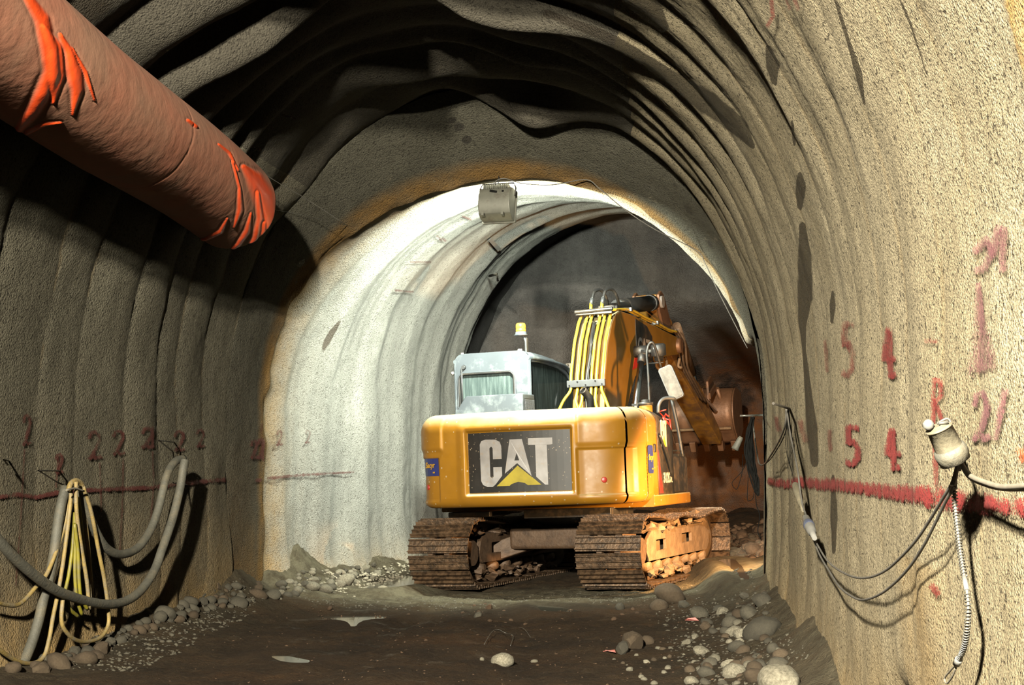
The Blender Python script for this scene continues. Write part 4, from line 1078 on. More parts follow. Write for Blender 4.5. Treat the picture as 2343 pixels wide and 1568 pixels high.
# ================================================================ FLOODLIGHT
FL = empty('floodlight', FLOOD); FL.rotation_euler = (R(-12), 0, R(-14))
tag(FL, 'grey floodlight hanging from the crown where the tunnel narrows', 'floodlight')
mb = MB()
bp = [(-.16, .09), (-.135, .13), (-.05, .165), (.03, .165), (.03, .10), (.10, -.165), (.02, -.175), (-.09, -.12), (-.15, -.02)]
bp = [(.10, .15), (.0, .165), (-.07, .14), (-.12, .06), (-.12, -.06), (-.07, -.14), (.02, -.175), (.10, -.175)]
mb.prism(bp, lambda u, v, t: Vector((t, u, v)), -.17, .17)
hs = mb.build('housing', M['lamp'], FL, .01)
mb = MB()
for k in range(14): MB_ = mb.box((-.13 + k * .02, -.03, .155), (.005, .12, .06))
mb.build('heat_sink', M['lamp'], hs)
mb = MB(); mb.prism(rrect(-.18, -.185, .18, .165, .01), lambda u, v, t: Vector((u, t, v)), .10, .125, [rrect(-.15, -.155, .15, .135, .01)[::-1]]); mb.build('front_frame', M['lamp'], FL)
MB().box((0, .112, -.01), (.30, .008, .29)).build('glass', M['floodglass'], FL)
MB().box((-.11, -.10, -.16), (.025, .05, .03)).build('clip', M['lamp'], hs); MB().box((.10, -.10, -.16), (.025, .05, .03)).build('clip', M['lamp'], hs)
MB().tube([(-.19, .0, .07), (-.195, 0, .16), (-.17, 0, .215), (.17, 0, .215), (.195, 0, .16), (.19, 0, .07)], .008, 8).tube([(0, 0, .21), (0, .0, .30)], .006, 6).build('bracket', M['dark'], FL)
MB().box((-.01, -.122, .085), (.08, .004, .022), Euler((0, R(12), 0)).to_matrix()).box((.09, -.115, .085), (.02, .01, .018)).build('soot_mark', M['cable_k'], hs)
# ---------------------------------------------------------------- cables on the crown
def wire(name, pts, r, m, label, cat='cable', group=None, n=8, cr=4, parent=None, r2=None):
    o = MB().tube(pts, r if r2 is None else [r, r2], n, True, cr).build(name, m, parent)
    if parent is None: tag(o, label, cat, group)
    return o
wire('lamp_cable', [at(1132, 421, 15.2), at(1138, 412, 15.18), at(1158, 409, 15.15), at(1195, 420, 15.1), at(1265, 423, 15.1), at(1340, 411, 15.2), at(1372, 432, 15.15), at(1430, 480, 15.1), at(1500, 526, 15.1), at(1592, 572, 15.2), at(1612, 600, 15.2), at(1640, 660, 15.1), at(1678, 735, 15.0), at(1710, 797, 14.9)], .0055, M['cable'], 'thin black cable sagging from the floodlight across the opening to the right', r2=.005)
wy = lambda x: 8.2 + (x - 60) / 560 * 4.9
pw = [(60, -52), (100, 2), (135, 42), (213, 108), (240, 140), (262, 148), (340, 205), (400, 243), (500, 318), (545, 352), (620, 408), (700, 455), (792, 515)]
WP = [at(x, y, min(14.35, wy(x))) for x, y in pw]
mw = wire('suspension_wire', WP, .0035, M['cable'], 'thin suspension wire stretched along the top of the orange duct', 'wire')
for x, y in ((135, 38), (213, 105), (280, 158), (342, 203), (400, 242), (440, 275), (505, 322)):
    p = at(x, y, wy(x)); MB().lathe(p, (0, 0, -1), [(-.012, .004), (0, .009), (.012, .004)], 8).tube([p, p + Vector((-.02, 0, -.09))], .002, 5).build('clip', M['spring'], mw)
a = cast(795, 516); wire('tie_wire', [at(620, 478, 13), at(700, 494, 13.8), a + Vector((0, -.02, 0))], .003, M['cable'], 'short tie wire from the duct end to the collar of the opening', 'wire')
# ================================================================ DUCT
D0, D1 = at(0, 78, 8.1), at(534, 470, 12.55)
dd = (D1 - D0).normalized()
def duct():
    ns, na = 560, 300
    s = np.linspace(-5.2, (D1 - D0).length, ns); a = np.linspace(0, 2 * np.pi, na)
    S, A = np.meshgrid(s, a, indexing='ij')
    u = Vector((1, 0, 0)); u = (u - dd * u.dot(dd)).normalized(); v = dd.cross(u); v = -v if v.z < 0 else v
    r = .395 + .006 * fbm(np.cos(A) * 2, np.sin(A) * 2, S * 1.2, 3)
    L = s[-1]
    s1 = .30 + .13 * np.cos(A - .6) + .07 * np.sin(2 * A)
    # overlap joint near the left edge of the picture
    r = r + .000 * sst(s1 + .03, s1 - .0, S) * np.exp(-np.maximum(s1 - S, 0) / 1.2)
    tip = np.exp(-np.maximum(s[-1] - S, 0) / .07)
    r = r * (1 - .16 * sst(.35, 1, tip)) - .004 * np.exp(-((S - 2.2 - .1 * np.sin(A)) / .012) ** 2)
    c = np.array(D0) + S[..., None] * np.array(dd)
    c = c + np.array([0, 0, -.02]) * np.sin(S * 1.4)[..., None]
    Pd = c + (np.cos(A) * r)[..., None] * np.array(u) + (np.sin(A) * r)[..., None] * np.array(v)
    # folds where clean orange cloth shows through the dust, each following a line over the tube
    Q2, _ = project(Pd.reshape(-1, 3)); front = ((Pd - c) @ np.array(v * 1.0) * 0 + (Pd - c) @ (np.array(EYE) - np.array(D1))).reshape(-1) > 0
    fold = np.zeros(len(Q2)); lift = np.zeros(len(Q2))
    for poly, wd in (([(62, -10), (98, 45), (112, 110), (118, 165), (100, 215), (76, 255), (40, 300), (-20, 330)], [8, 13, 14, 13, 15, 13, 7, 5]), ([(96, 60), (128, 110), (132, 170), (122, 235)], [4, 14, 16, 4]),
                     ([(138, 78), (160, 120), (172, 165), (178, 205), (166, 262)], [3, 8, 14, 12, 3]), ([(166, 110), (196, 165), (216, 230)], [2, 4, 2]), ([(60, 305), (100, 285), (140, 280)], [4, 4, 2]),
                     ([(558, 382), (585, 412), (604, 450), (615, 500), (614, 545)], [5, 15, 19, 14, 5]), ([(532, 370), (548, 430), (550, 480), (535, 520)], [2, 3, 6, 2]), ([(588, 440), (596, 500), (586, 545), (566, 572)], [3, 6, 7, 3]),
                     ([(574, 488), (566, 530), (545, 560), (520, 580)], [2, 6, 5, 2]), ([(520, 500), (505, 530), (470, 548), (430, 553)], [2, 5, 3, 2]), ([(604, 510), (600, 548), (580, 572)], [3, 6, 3]), ([(500, 330), (525, 350), (545, 390)], [2, 3, 2]), ([(430, 275), (450, 290)], [3, 3])):
        poly = np.array(poly, float); best = np.full(len(Q2), 99.0)
        for i in range(len(poly) - 1):
            a_, b_ = poly[i], poly[i + 1]; ab = b_ - a_; t_ = np.clip(((Q2 - a_) @ ab) / (ab @ ab), 0, 1)
            best = np.minimum(best, np.linalg.norm(Q2 - a_ - t_[:, None] * ab, axis=1) / (wd[i] + (wd[i + 1] - wd[i]) * t_))
        fold = np.maximum(fold, front * np.clip(1.15 - .62 * best, 0, 1)); lift += front * (np.exp(-best ** 2) - .6 * np.exp(-(best - 1.5) ** 2 / .2)) * .009
    fold = fold.reshape(S.shape); lift = lift.reshape(S.shape)
    Pd = Pd + (Pd - c) / np.linalg.norm(Pd - c, axis=-1)[..., None] * lift[..., None]
    # turn the mouth inwards
    extra = []
    for q_, k in ((.80, .0), (.78, -.12), (.78, -.6)):
        extra.append((np.array(D1) + np.array(dd) * k)[None] + (Pd[-1] - c[-1]) * q_)
    G = np.concatenate([Pd, np.stack(extra)]); F = np.concatenate([fold, np.zeros((3, na))])
    return mesh_grid('ventilation_duct', G, False, {'fold': F})
tag(link('ventilation_duct', duct(), M['duct']), 'large orange flexible ventilation duct hung along the upper left wall', 'duct')
# ================================================================ LEFT HOSES
def lw(pts, off=.10):
    out = []
    for p in pts:
        o = p[2] if len(p) > 2 else off
        out.append(onwall(p[0], p[1], o, (BV,)))
    # even out the relief of the lining
    for _ in range(2):
        out = [out[0]] + [(out[i - 1] + out[i] * 2 + out[i + 1]) / 4 for i in range(1, len(out) - 1)] + [out[-1]] if 0 else out
    return out
def planeX(px, py, off):
    """view ray meets a plane standing `off` metres inside the left wall line"""
    d = ray(px, py); x0 = -3.95 - .13 * 10.4 + off
    t = x0 / (d.x - .13 * d.y); return EYE + d * t
def lp(pts, off): return [planeX(p[0], p[1], p[2] if len(p) > 2 else off) for p in pts]
H = lambda l: [(x / 2.347, 900 + y / 2.347) + tuple(r_) for x, y, *r_ in l]
wire('thick_hose', lp(H([(985, 352), (940, 368), (900, 430), (875, 520), (845, 640), (800, 750), (735, 835), (650, 866), (580, 840), (530, 775), (470, 640), (430, 520)]), .24), .034, M['hose_g'], 'thick grey hose looping from the wall hook down behind the coiled yellow hose', 'hose', n=12, cr=6)
wire('thick_hose', lp(H([(992, 362), (984, 400), (965, 520), (925, 680), (870, 840), (830, 950), (765, 1050), (690, 1110), (600, 1134), (500, 1125), (400, 1098), (300, 1058), (200, 990), (100, 905), (0, 800), (-120, 640)]), .30), .036, M['hose_g'], 'thick grey hose sagging low in front of the yellow coil to the left edge', 'hose', n=12, cr=6)
wire('thick_hose', lp(H([(352, 505), (318, 650), (290, 860), (262, 1010), (235, 1100), (205, 1230), (160, 1370), (110, 1470), (50, 1510), (-40, 1540)]), .20), .036, M['hose_g'], 'grey hose hanging left of the yellow coil down to the rubble', 'hose', n=12, cr=6)
strands = [
 [(372, 500), (352, 690), (262, 950), (190, 1045), (110, 1130), (40, 1138), (-60, 1110)],
 [(385, 480), (372, 650), (340, 900), (310, 1080), (285, 1200), (262, 1330), (232, 1420), (170, 1452), (90, 1438), (0, 1380), (-60, 1320)],
 [(445, 500), (490, 640), (530, 850), (560, 1000), (580, 1150), (582, 1240), (545, 1308), (475, 1335), (405, 1325), (350, 1275), (330, 1215), (338, 1100)],
 [(408, 475), (412, 650), (440, 850), (465, 1000), (480, 1160)],
 [(440, 520), (460, 700), (480, 900), (492, 1060), (492, 1180)],
 [(398, 640), (392, 800), (368, 980), (338, 1120), (348, 1222)],
 [(404, 640), (404, 820), (402, 960), (412, 1100), (440, 1190)],
 [(400, 700), (418, 850), (424, 1000), (436, 1100), (470, 1160)],
 [(385, 760), (378, 920), (360, 1040), (372, 1150), (420, 1200)],
 [(420, 560), (436, 700), (452, 880), (458, 1040), (470, 1150)]]
YH = empty('coiled_hose', planeX(170, 1104, .22)); tag(YH, 'coiled yellow hose hung in a long bundle on the left wall', 'hose')
bpy.context.view_layer.update(); YI = YH.matrix_world.inverted()
for i, st_ in enumerate(strands):
    pts = [YI @ p for p in lp(H(st_), .22 + .028 * (i % 4))]
    MB().tube(pts, .0155 if i < 5 else .0135, 8, True, 6).build('hose_loop', M['hose_y'] if i < 5 else M['hose_yy'], YH)
MB().tube([YI @ p for p in lp(H([(368, 520), (380, 486), (405, 470), (430, 480), (448, 515)]), .27)], .020, 8, True, 5).build('hose_loop', M['hose_y'], YH)
MB().tube([YI @ p for p in lp([(152, 1122), (172, 1118), (192, 1124)], .32)], .008, 6, True, 4).build('tie', M['cable_w'], YH)
def hook(pts, label, back, off=.02):
    p = [cast(back[0], back[1])] + [Vector(q_) for q_ in pts]
    o = MB().tube(p, .006, 6).build('wall_hook', M['rebar']); tag(o, label, 'hook', None); return o
hook(lp([(398, 1012, .12), (363, 1008, .34), (396, 1034, .2), (400, 1060, .12)], .1), 'bent steel hook above the thick grey hoses on the left wall', (398, 1012))
hook(lp([(135, 1078, .12), (88, 1077, .34), (130, 1103, .16), (150, 1112, .12)], .1), 'bent steel hook above the coiled yellow hose', (135, 1078))
hook(lp([(8, 1052, .24), (18, 1064, .10)], .1), 'small bent steel pin at the far left end of the wall', (20, 1055))
hook(lp([(396, 1105, .30), (424, 1108, .1)], .1), 'short steel peg between the two thick grey hoses', (430, 1110))
# ================================================================ RIGHT WALL CABLES
def rw(pts, off):
    return [onwall(p[0], p[1], p[2] if len(p) > 2 else off, (BV,)) for p in pts]
K = lambda l: [(1643 + x / 2.24, 868 + y / 2.24) + tuple(r_) for x, y, *r_ in l]
def planeR(px, py, off):
    d = ray(px, py); k = .057; x0 = 1.6 - k * 9.8 - off; return EYE + d * (x0 / (d.x - k * d.y))
def rp(pts, off): return [planeR(p[0], p[1], p[2] if len(p) > 2 else off) for p in pts]
wire('hanging_cable', rp(K([(488, 808), (520, 868), (560, 930), (620, 980), (700, 1015), (780, 1015), (860, 980), (940, 910), (1020, 820), (1090, 715), (1150, 615), (1200, 530), (1228, 430)]), .12), .0055, M['cable'], 'upper of two thin cables sagging between the white connector and the round plug', cr=6)
wire('hanging_cable', rp(K([(485, 812), (520, 900), (570, 985), (620, 1062), (680, 1110), (740, 1132), (820, 1108), (900, 1050), (980, 965), (1050, 860), (1100, 765), (1160, 640), (1210, 540), (1230, 435)]), .12), .0055, M['cable'], 'lower of two thin cables sagging between the white connector and the round plug', cr=6)
wire('supply_cable', rp(K([(1238, 408), (1262, 458), (1300, 500), (1380, 533), (1450, 552), (1520, 552), (1600, 545), (1750, 530)]), .10), .0085, M['cable_w'], 'dusty pale cable running from the round plug to the right edge, upper one', cr=6)
wire('supply_cable', rp(K([(1243, 420), (1268, 475), (1305, 512), (1385, 545), (1460, 560), (1530, 562), (1620, 560), (1750, 556)]), .095), .0075, M['cable_w'], 'dusty pale cable running from the round plug to the right edge, lower one', cr=6)
# spring whip
SP = empty('spring_cable', planeR(2184, 1110, .12)); tag(SP, 'white spring-wrapped pulling cable hanging from the round plug with a loop at its end', 'cable')
bpy.context.view_layer.update(); SI = SP.matrix_world.inverted()
core = [SI @ p for p in rp(K([(1228, 440), (1212, 500), (1210, 540), (1215, 640), (1225, 750), (1240, 870), (1258, 985), (1266, 1040), (1275, 1080), (1282, 1170), (1276, 1280), (1258, 1380), (1222, 1462)]), .11)]
MB().tube(core, .005, 8, True, 5).build('core', M['cable_w'], SP)
cc = catmull(core, 40)
def coil(i0, i1, r, pitch):
    seg_ = cc[i0:i1]; pts = []; ph = 0
    for a, b in zip(seg_[:-1], seg_[1:]):
        t = (b - a).normalized(); u = t.cross(Vector((0, 1, 0))).normalized(); v = t.cross(u)
        n_ = 2
        for k in range(n_):
            pts.append(a.lerp(b, k / n_) + (u * math.cos(ph) + v * math.sin(ph)) * r); ph += 2 * math.pi * (b - a).length / n_ / pitch
    return pts
MB().tube(coil(90, 255, .0085, .0105), .0022, 4).build('spring', M['spring'], SP)
MB().tube(coil(330, 478, .0085, .0105), .0022, 4).build('spring', M['spring'], SP)
MB().tube([cc[40], cc[88]], .009, 10).build('sleeve', M['plastw'], SP); MB().tube([cc[256], cc[322]], .008, 10).build('sleeve', M['plastw'], SP)
MB().tube([cc[466], cc[479]], .012, 10).build('sleeve', M['plastw'], SP)
MB().tube([SI @ p for p in rp(K([(1220, 1462), (1190, 1495), (1162, 1532), (1172, 1560), (1200, 1525), (1218, 1480)]), .11)], .0035, 6, True, 5).build('end_loop', M['cable_w'], SP)
MB().tube([SI @ p for p in rp(K([(1192, 545), (1222, 552)]), .13)], .003, 6).build('tie', M['plastw'], SP)
# round plug
pb = planeR(2182, 1048, .16); pt_ = at(2148, 978, pb.y - .02)
PL = empty('industrial_plug', pb); tag(PL, 'large cream round industrial plug hanging on the right wall', 'plug')
ax = (pt_ - pb); Lp = ax.length; rr_ = .042
MB().lathe((0, 0, 0), ax, [(.018, rr_ * 1.0), (.03, rr_ * 1.0), (Lp * .95, rr_ * .92), (Lp * .96, rr_ * 1.02), (Lp, rr_ * 1.02), (Lp * 1.01, rr_ * .7), (Lp * 1.08, rr_ * .5)], 28).build('shell', M['cream'], PL)
MB().lathe((0, 0, 0), ax, [(-.012, rr_ * 1.12), (.02, rr_ * 1.2), (.035, rr_ * 1.12), (.036, rr_)], 28).build('collar', M['hose_g'], PL)
_q = ax * 1.12; mb = MB().tube([_q + Vector((0, -.02, 0)), _q + Vector((.028, -.02, .004))], .005, 6).tube([_q, _q + Vector((.03, 0, .015)), _q + Vector((.04, 0, 0)), _q + Vector((.02, 0, -.01))], .004, 6, True, 4); mb.build('wire_clip', M['spring'], PL)
MB().lathe(_q + Vector((-.028, -.01, -.004)), (0, 0, 1), [(-.016, .006), (-.008, .015), (.004, .017), (.014, .010), (.017, .001)], 16).build('ball_nut', M['plastw'], PL)
tag(MB().tube([planeR(2192, 1025, -.02), planeR(2196, 1020, .12), planeR(2200, 1050, .10), planeR(2196, 1075, .09)], .006, 6, True, 4).build('wall_hook', M['rebar']), 'steel hook behind the round plug on the right wall', 'hook')
# two connectors in the thin cable
def connector(name, a, b, prof_, m, label, ringm=None):
    E = empty(name, a); tag(E, label, 'connector'); ax_ = b - a; L_ = ax_.length
    MB().lathe((0, 0, 0), ax_, [(d * L_, r_) for d, r_ in prof_], 18).build('body', m, E)
    if ringm: MB().lathe((0, 0, 0), ax_, [(L_ * .30, .030), (L_ * .34, .034), (L_ * .46, .034), (L_ * .48, .030)], 18).build('ring', ringm, E)
    return E
connector('cable_connector', planeR(1819, 1108, .13), planeR(1838, 1168, .13), [(0, .016), (.06, .024), (.35, .028), (.8, .020), (.82, .015), (1, .012)], M['cream'], 'cream cable connector hanging above the white one on the right wall')
connector('cable_connector', planeR(1843, 1184, .14), planeR(1864, 1232, .14), [(0, .014), (.06, .024), (.3, .027), (.32, .031), (.55, .031), (.75, .025), (.78, .018), (1, .014)], M['plastw'], 'white cable connector with a blue-grey ring on the right wall', M['plastb'])
wire('drop_cable', rp(K([(352, 150), (362, 230), (378, 320), (395, 400), (410, 480), (418, 550), (432, 640), (448, 690), (462, 730)]), .13), .006, M['cable'], 'dark cable dropping from the wall rod to the white connector', cr=6)
wire('drop_cable', rp(K([(360, 150), (372, 260), (388, 360), (404, 450), (424, 560), (440, 660), (455, 715)]), .11), .004, M['cable_k'], 'black wire beside the cable that drops to the white connector', cr=6)
wire('loop_cable', rp(K([(350, 150), (345, 230), (325, 290), (300, 340), (270, 390), (245, 428), (222, 441), (208, 425), (198, 370), (188, 300), (180, 230), (176, 188)]), .14), .007, M['cable'], 'grey cable looping between the two wall rods at the far end of the right wall', cr=6)
wire('loop_cable', rp(K([(357, 150), (352, 240), (335, 300), (305, 355), (270, 408), (240, 436), (225, 440)]), .11), .004, M['cable_k'], 'black cable following the looped grey cable on the right wall', cr=6)
for k in range(5):
    wire('loose_wire', rp(K([(345 + 4 * k, 150), (350 + 3 * k, 220 + 9 * k), (345 + 9 * k, 300), (352 + 7 * k, 380 + 16 * k), (362 + 6 * k, 420 + 26 * k)]), .10 - .01 * k), .002, M['cable_k'], 'fine black wire trailing down from the end of the wall rod', 'wire', 'fine wires trailing from the wall rod')
tag(MB().tube([planeR(*K([(283, 124)])[0], .36), planeR(*K([(362, 150)])[0], .12), planeR(*K([(368, 152)])[0], -.02)], .009, 6).build('wall_rod', M['rebar']), 'rusty steel rod sticking out above the drop cable on the right wall', 'rod')
tag(MB().tube([at(1693, 952, 13.4), at(1718, 951, 13.4), planeR(1746, 950, -.02)], .010, 6).build('wall_rod', M['spring']), 'pale steel rod holding the black cable bundle beside the tunnel opening', 'rod')
# black bundle hanging at the edge of the opening
BBY = 13.35
KB = empty('cable_bundle', at(1722, 975, BBY)); tag(KB, 'bundle of black cable hanging at the right edge of the tunnel opening', 'cable'); bpy.context.view_layer.update(); KI = KB.matrix_world.inverted()
random.seed(5)
for k in range(17):
    j = lambda s_: random.uniform(-s_, s_)
    x_ = j(8); pts = [(1722 + j(4), 955), (1716 + x_ * .6 + j(3), 985), (1714 + x_ + j(4), 1030), (1720 + x_ + j(4), 1075), (1730 + x_ * .6 + j(4), 1108 + j(15)), (1734 + x_ * .3, 1120 + j(16))]
    MB().tube([KI @ at(a, b, BBY + j(.05)) for a, b in pts], .006 + random.random() * .002, 6, True, 5).build('cable_strand', M['cable_k'], KB)
MB().tube([KI @ at(a, b, BBY) for a, b in [(1672 + 35, 1060), (1697, 1080), (1675, 1105), (1685, 1120), (1692, 1105), (1698, 1080), (1700, 1040)]], .003, 6, True, 5).build('loose_end', M['cable_k'], KB)
MB().tube([KI @ at(a, b, BBY) for a, b in [(1712, 1090), (1710, 1140), (1715, 1146), (1724, 1138), (1727, 1100)]], .003, 6, True, 5).build('loose_end', M['cable_k'], KB)
MB().tube([KI @ at(a, b, BBY) for a, b in [(1728, 1090), (1730, 1150), (1738, 1180), (1734, 1215), (1740, 1232)]], .004, 6, True, 5).build('loose_end', M['cable_k'], KB)
MB().lathe(KI @ at(1696, 1000, BBY), at(1683, 1025, BBY) - at(1696, 1000, BBY), [(0, .018), (.02, .024), (.10, .030), (.125, .034), (.13, .02)], 16).build('socket', M['hose_g'], KB)
# strip of plastic on the barrel crown
a = onwall(1121, 548, .02, (BVB,)); b = onwall(1143, 573, .02, (BVB,)); t_ = (b - a); wv = Vector((.02, -.01, .015))
mb = MB(); mb.add([a - wv, a + wv, b + wv * 1.3, b - wv], [(0, 1, 2, 3)]); o = mb.build('plastic_strip', M['plastw']); o.modifiers.new('s', 'SOLIDIFY').thickness = .004; tag(o, 'white plastic strip stuck out of the lining of the narrow section', 'strip')
o = MB().tube([onwall(1120, 632, .02, (BVB,)), onwall(1137, 628, .10, (BVB,)), onwall(1139, 642, .06, (BVB,))], .018, 6).build('anchor_stub', M['hose_g']); tag(o, 'small grey anchor stub on the rim of the end arch', 'anchor')

# ================================================================ SPRAY PAINT ON THE LINING
def spray_mark(name, lines, m, parent, bvs=None, label=None, power=1.0):
    """lines: list of (points px, half width px) laid on the lining as a thin coat"""
    V, F, E = [], [], []
    for pts, hw in lines:
        pts = [Vector((p[0], p[1])) for p in pts]
        hws = hw if isinstance(hw, (list, tuple)) else [hw] * len(pts)
        dense, hh = [], []
        for i in range(len(pts) - 1):
            n_ = max(1, int((pts[i + 1] - pts[i]).length / 4))
            for k in range(n_): dense.append(pts[i].lerp(pts[i + 1], k / n_)); hh.append(hws[i] + (hws[i + 1] - hws[i]) * k / n_)
        dense.append(pts[-1]); hh.append(hws[-1]); prev = None
        # widen: the coat fades out towards its borders
        t0 = (dense[1] - dense[0]).normalized(); dense = [dense[0] - t0 * hh[0]] + dense; hh = [hh[0]] + hh
        t0 = (dense[-1] - dense[-2]).normalized(); dense.append(dense[-1] + t0 * hh[-1]); hh.append(hh[-1])
        for i, p in enumerate(dense):
            t = (dense[min(i + 1, len(dense) - 1)] - dense[max(0, i - 1)])
            if t.length < 1e-6: continue
            t.normalize(); nn = Vector((-t.y, t.x)); row = []
            ok = True
            for j, f in enumerate((-1.5, -.8, 0, .8, 1.5)):
                q_ = p + nn * hh[i] * f; h = cast(q_.x, q_.y, bvs or (BV,))
                if h is None: ok = False; break
                d = ray(q_.x, q_.y).normalized()
                row.append(h - d * (.014 / max(.10, abs(d.x))))
            if not ok: prev = None; continue
            e_ = 0.0 if i in (0, len(dense) - 1) else 1.0
            b0 = len(V); V += row; E += [0, .72 * e_, e_, .72 * e_, 0]
            if prev is not None and (V[b0 + 2] - V[prev + 2]).length < 1.6:
                for j in range(4): F.append((prev + j, prev + j + 1, b0 + j + 1, b0 + j))
            prev = b0
    me = bpy.data.meshes.new(name); me.from_pydata([tuple(v) for v in V], [], F); me.update()
    a1 = me.attributes.new('edge', 'FLOAT', 'POINT'); a1.data.foreach_set('value', np.array(E, np.float32))
    a2 = me.attributes.new('power', 'FLOAT', 'POINT'); a2.data.foreach_set('value', np.full(len(V), power, np.float32))
    o = link(name, me, m, parent)
    if label: o['label'] = label
    return o
GL = {
 '2': [[(.05, .25), (.2, .05), (.55, 0), (.8, .12), (.85, .32), (.6, .6), (.25, .88), (.1, .98)], [(.1, .98), (.35, .85), (.6, .95), (.95, .9)]],
 '5': [[(.9, .03), (.2, .0), (.18, .42)], [(.18, .42), (.6, .38), (.9, .58), (.88, .85), (.5, 1.0), (.08, .95)]],
 '4': [[(.45, 0), (.2, .35), (.1, .62), (.95, .62)], [(.55, .05), (.55, .5), (.6, 1.0)], [(.6, .98), (.95, .95)]],
 '1': [[(.5, 0), (.48, 1)]], '-': [[(0, .5), (1, .5)]],
 'A': [[(0, .95), (.35, .05), (.75, .1), (.9, .6), (1, 1)], [(.2, .6), (.85, .55)]],
 'R': [[(.1, 1), (.1, 0), (.7, .05), (.8, .4), (.2, .5), (.95, 1)]],
 'M': [[(0, .55), (.35, .3), (.55, .6), (.75, .05), (.95, .1), (.9, .95)], [(.55, .6), (.3, .9), (0, .95)]]}
def glyph(ch, cx_, cy_, w_, h_, sk=0): return [[(cx_ - w_ / 2 + w_ * x + sk * (.5 - y), cy_ - h_ / 2 + h_ * y) for x, y in st_] for st_ in GL[ch]]
def num(ch, cx_, cy_, w_, h_, hw, m, parent, bvs=None, sk=0, power=1.0, label=None): spray_mark('painted_mark', [(g, hw) for g in glyph(ch, cx_, cy_, w_, h_, sk)], m, parent, bvs, label, power)
RL, RR_ = M['spray_l'], M['spray_r']
spray_mark('painted_line', [([(-20, 1136), (0, 1138), (40, 1132), (85, 1138), (130, 1128), (200, 1122), (280, 1119), (345, 1116), (430, 1106), (500, 1099), (540, 1097), (560, 1103), (585, 1100)], 4.5)], RL, WL, (BV,), 'red survey line sprayed along the wall')
spray_mark('painted_line', [([(585, 1100), (612, 1095)], 4)], RL, WM, (BV, BVC), None, .9)
spray_mark('painted_line', [([(612, 1095), (660, 1090), (700, 1087), (745, 1084)], 3), ([(745, 1084), (810, 1081)], 2)], RL, WI, (BVC, BVB), None, .75)
for a in [('2', 217, 1020, 30, 64, 4), ('2', 272, 1014, 26, 56, 3.5), ('2', 338, 1003, 30, 46, 4), ('2', 411, 1010, 24, 46, 3.5), ('2', 459, 1004, 18, 40, 3), ('2', 531, 996, 22, 44, 4), ('2', 62, 985, 18, 70, 3.5), ('2', 136, 1062, 16, 44, 3.5), ('1', 349, 1000, 6, 46, 3)]:
    num(*a, RL, WL, power=.8)
num('2', 582, 1030, 14, 40, 4, RL, WM, (BV, BVC), power=.8); num('2', 598, 1028, 12, 44, 4, RL, WM, (BV, BVC), power=.8)
num('2', 640, 1003, 12, 34, 2.5, RL, WI, (BVB,), power=.6); num('2', 705, 1000, 12, 30, 2, RL, WI, (BVB,), power=.5)
for a in [[(134, 1040), (128, 1115)], [(56, 1030), (48, 1180), (36, 1340)], [(228, 1060), (232, 1180)], [(282, 1050), (280, 1160), (274, 1260)], [(349, 1035), (352, 1110), (344, 1200)], [(530, 1016), (532, 1110), (528, 1210)], [(422, 1060), (428, 1110)]]:
    spray_mark('painted_mark', [(a, 2)], RL, WL, (BV,), None, .55)
spray_mark('painted_mark', [([(602, 920), (598, 990), (603, 1060), (602, 1110)], 2.5)], RL, WM, (BV, BVC), None, .6)
for a in ([(1012, 545), (1020, 552)], [(940, 600), (985, 600)], [(905, 665), (945, 668)], [(1058, 495), (1078, 503)], [(1000, 540), (1010, 550)]):
    spray_mark('painted_mark', [(a, 2)], RL, WI, (BVB,), None, .6)
for a in ([(645, 263), (675, 270)], [(575, 335), (595, 342)]): spray_mark('painted_mark', [(a, 2)], RL, CE, (BV, BVC), None, .5)
# right wall
spray_mark('painted_line', [([(1744, 1098), (1772, 1104), (1800, 1108), (1832, 1103), (1860, 1106), (1900, 1109), (2000, 1120), (2100, 1133), (2150, 1139), (2200, 1148), (2270, 1155), (2360, 1166)], [6, 8, 9, 10, 11, 12, 13, 17, 22, 19, 18, 19])], RR_, WR, (BV,), 'red survey line sprayed along the wall')
num('5', 1950, 1020, 30, 86, 6, RR_, WR); num('4', 2042, 1028, 34, 92, 6, RR_, WR)
num('5', 1940, 800, 26, 120, 6, RR_, WR, power=.5); num('4', 2034, 808, 30, 110, 6, RR_, WR, power=.75); num('-', 2131, 781, 26, 10, 5, RR_, WR, power=.5)
num('R', 2146, 918, 26, 100, 5, RR_, WR, power=.7); spray_mark('painted_mark', [([(2136, 970), (2140, 1050), (2142, 1130)], 5)], RR_, WR, None, None, .6)
num('2', 2246, 955, 38, 110, 7, M['spray_p'], WR, power=.8); num('1', 2288, 950, 8, 110, 7, M['spray_p'], WR, sk=22, power=.75)
num('M', 2266, 570, 70, 110, 8, M['spray_p'], WR, power=.6)
spray_mark('painted_mark', [([(2238, 650), (2242, 720), (2246, 780), (2248, 840)], [6, 9, 16, 24])], M['spray_p'], WR, None, 'purple streak of spray paint widening downwards', .7)
spray_mark('painted_mark', [([(1765, 0), (1768, 38), (1756, 60)], 4)], RR_, WR, None, None, .6); spray_mark('painted_mark', [([(1800, 0), (1808, 20)], 4), ([(1818, 0), (1826, 22)], 4)], RR_, WR, None, None, .5)
spray_mark('painted_mark', [([(2336, 1030), (2342, 1050)], 10)], M['spray_o'], WR, None, 'orange dot of spray paint', .9)
spray_mark('painted_mark', [([(2132, 1340), (2148, 1360)], 7)], RR_, WR, None, None, .7)
spray_mark('painted_mark', [([(1750, 1095), (1754, 1140)], 6)], RR_, WR, None, None, .7)
spray_mark('painted_mark', [([(1776, 955), (1782, 985)], 5)], RR_, WR, None, None, .5); spray_mark('painted_mark', [([(1832, 965), (1842, 1010)], 6)], RR_, WR, None, None, .4)
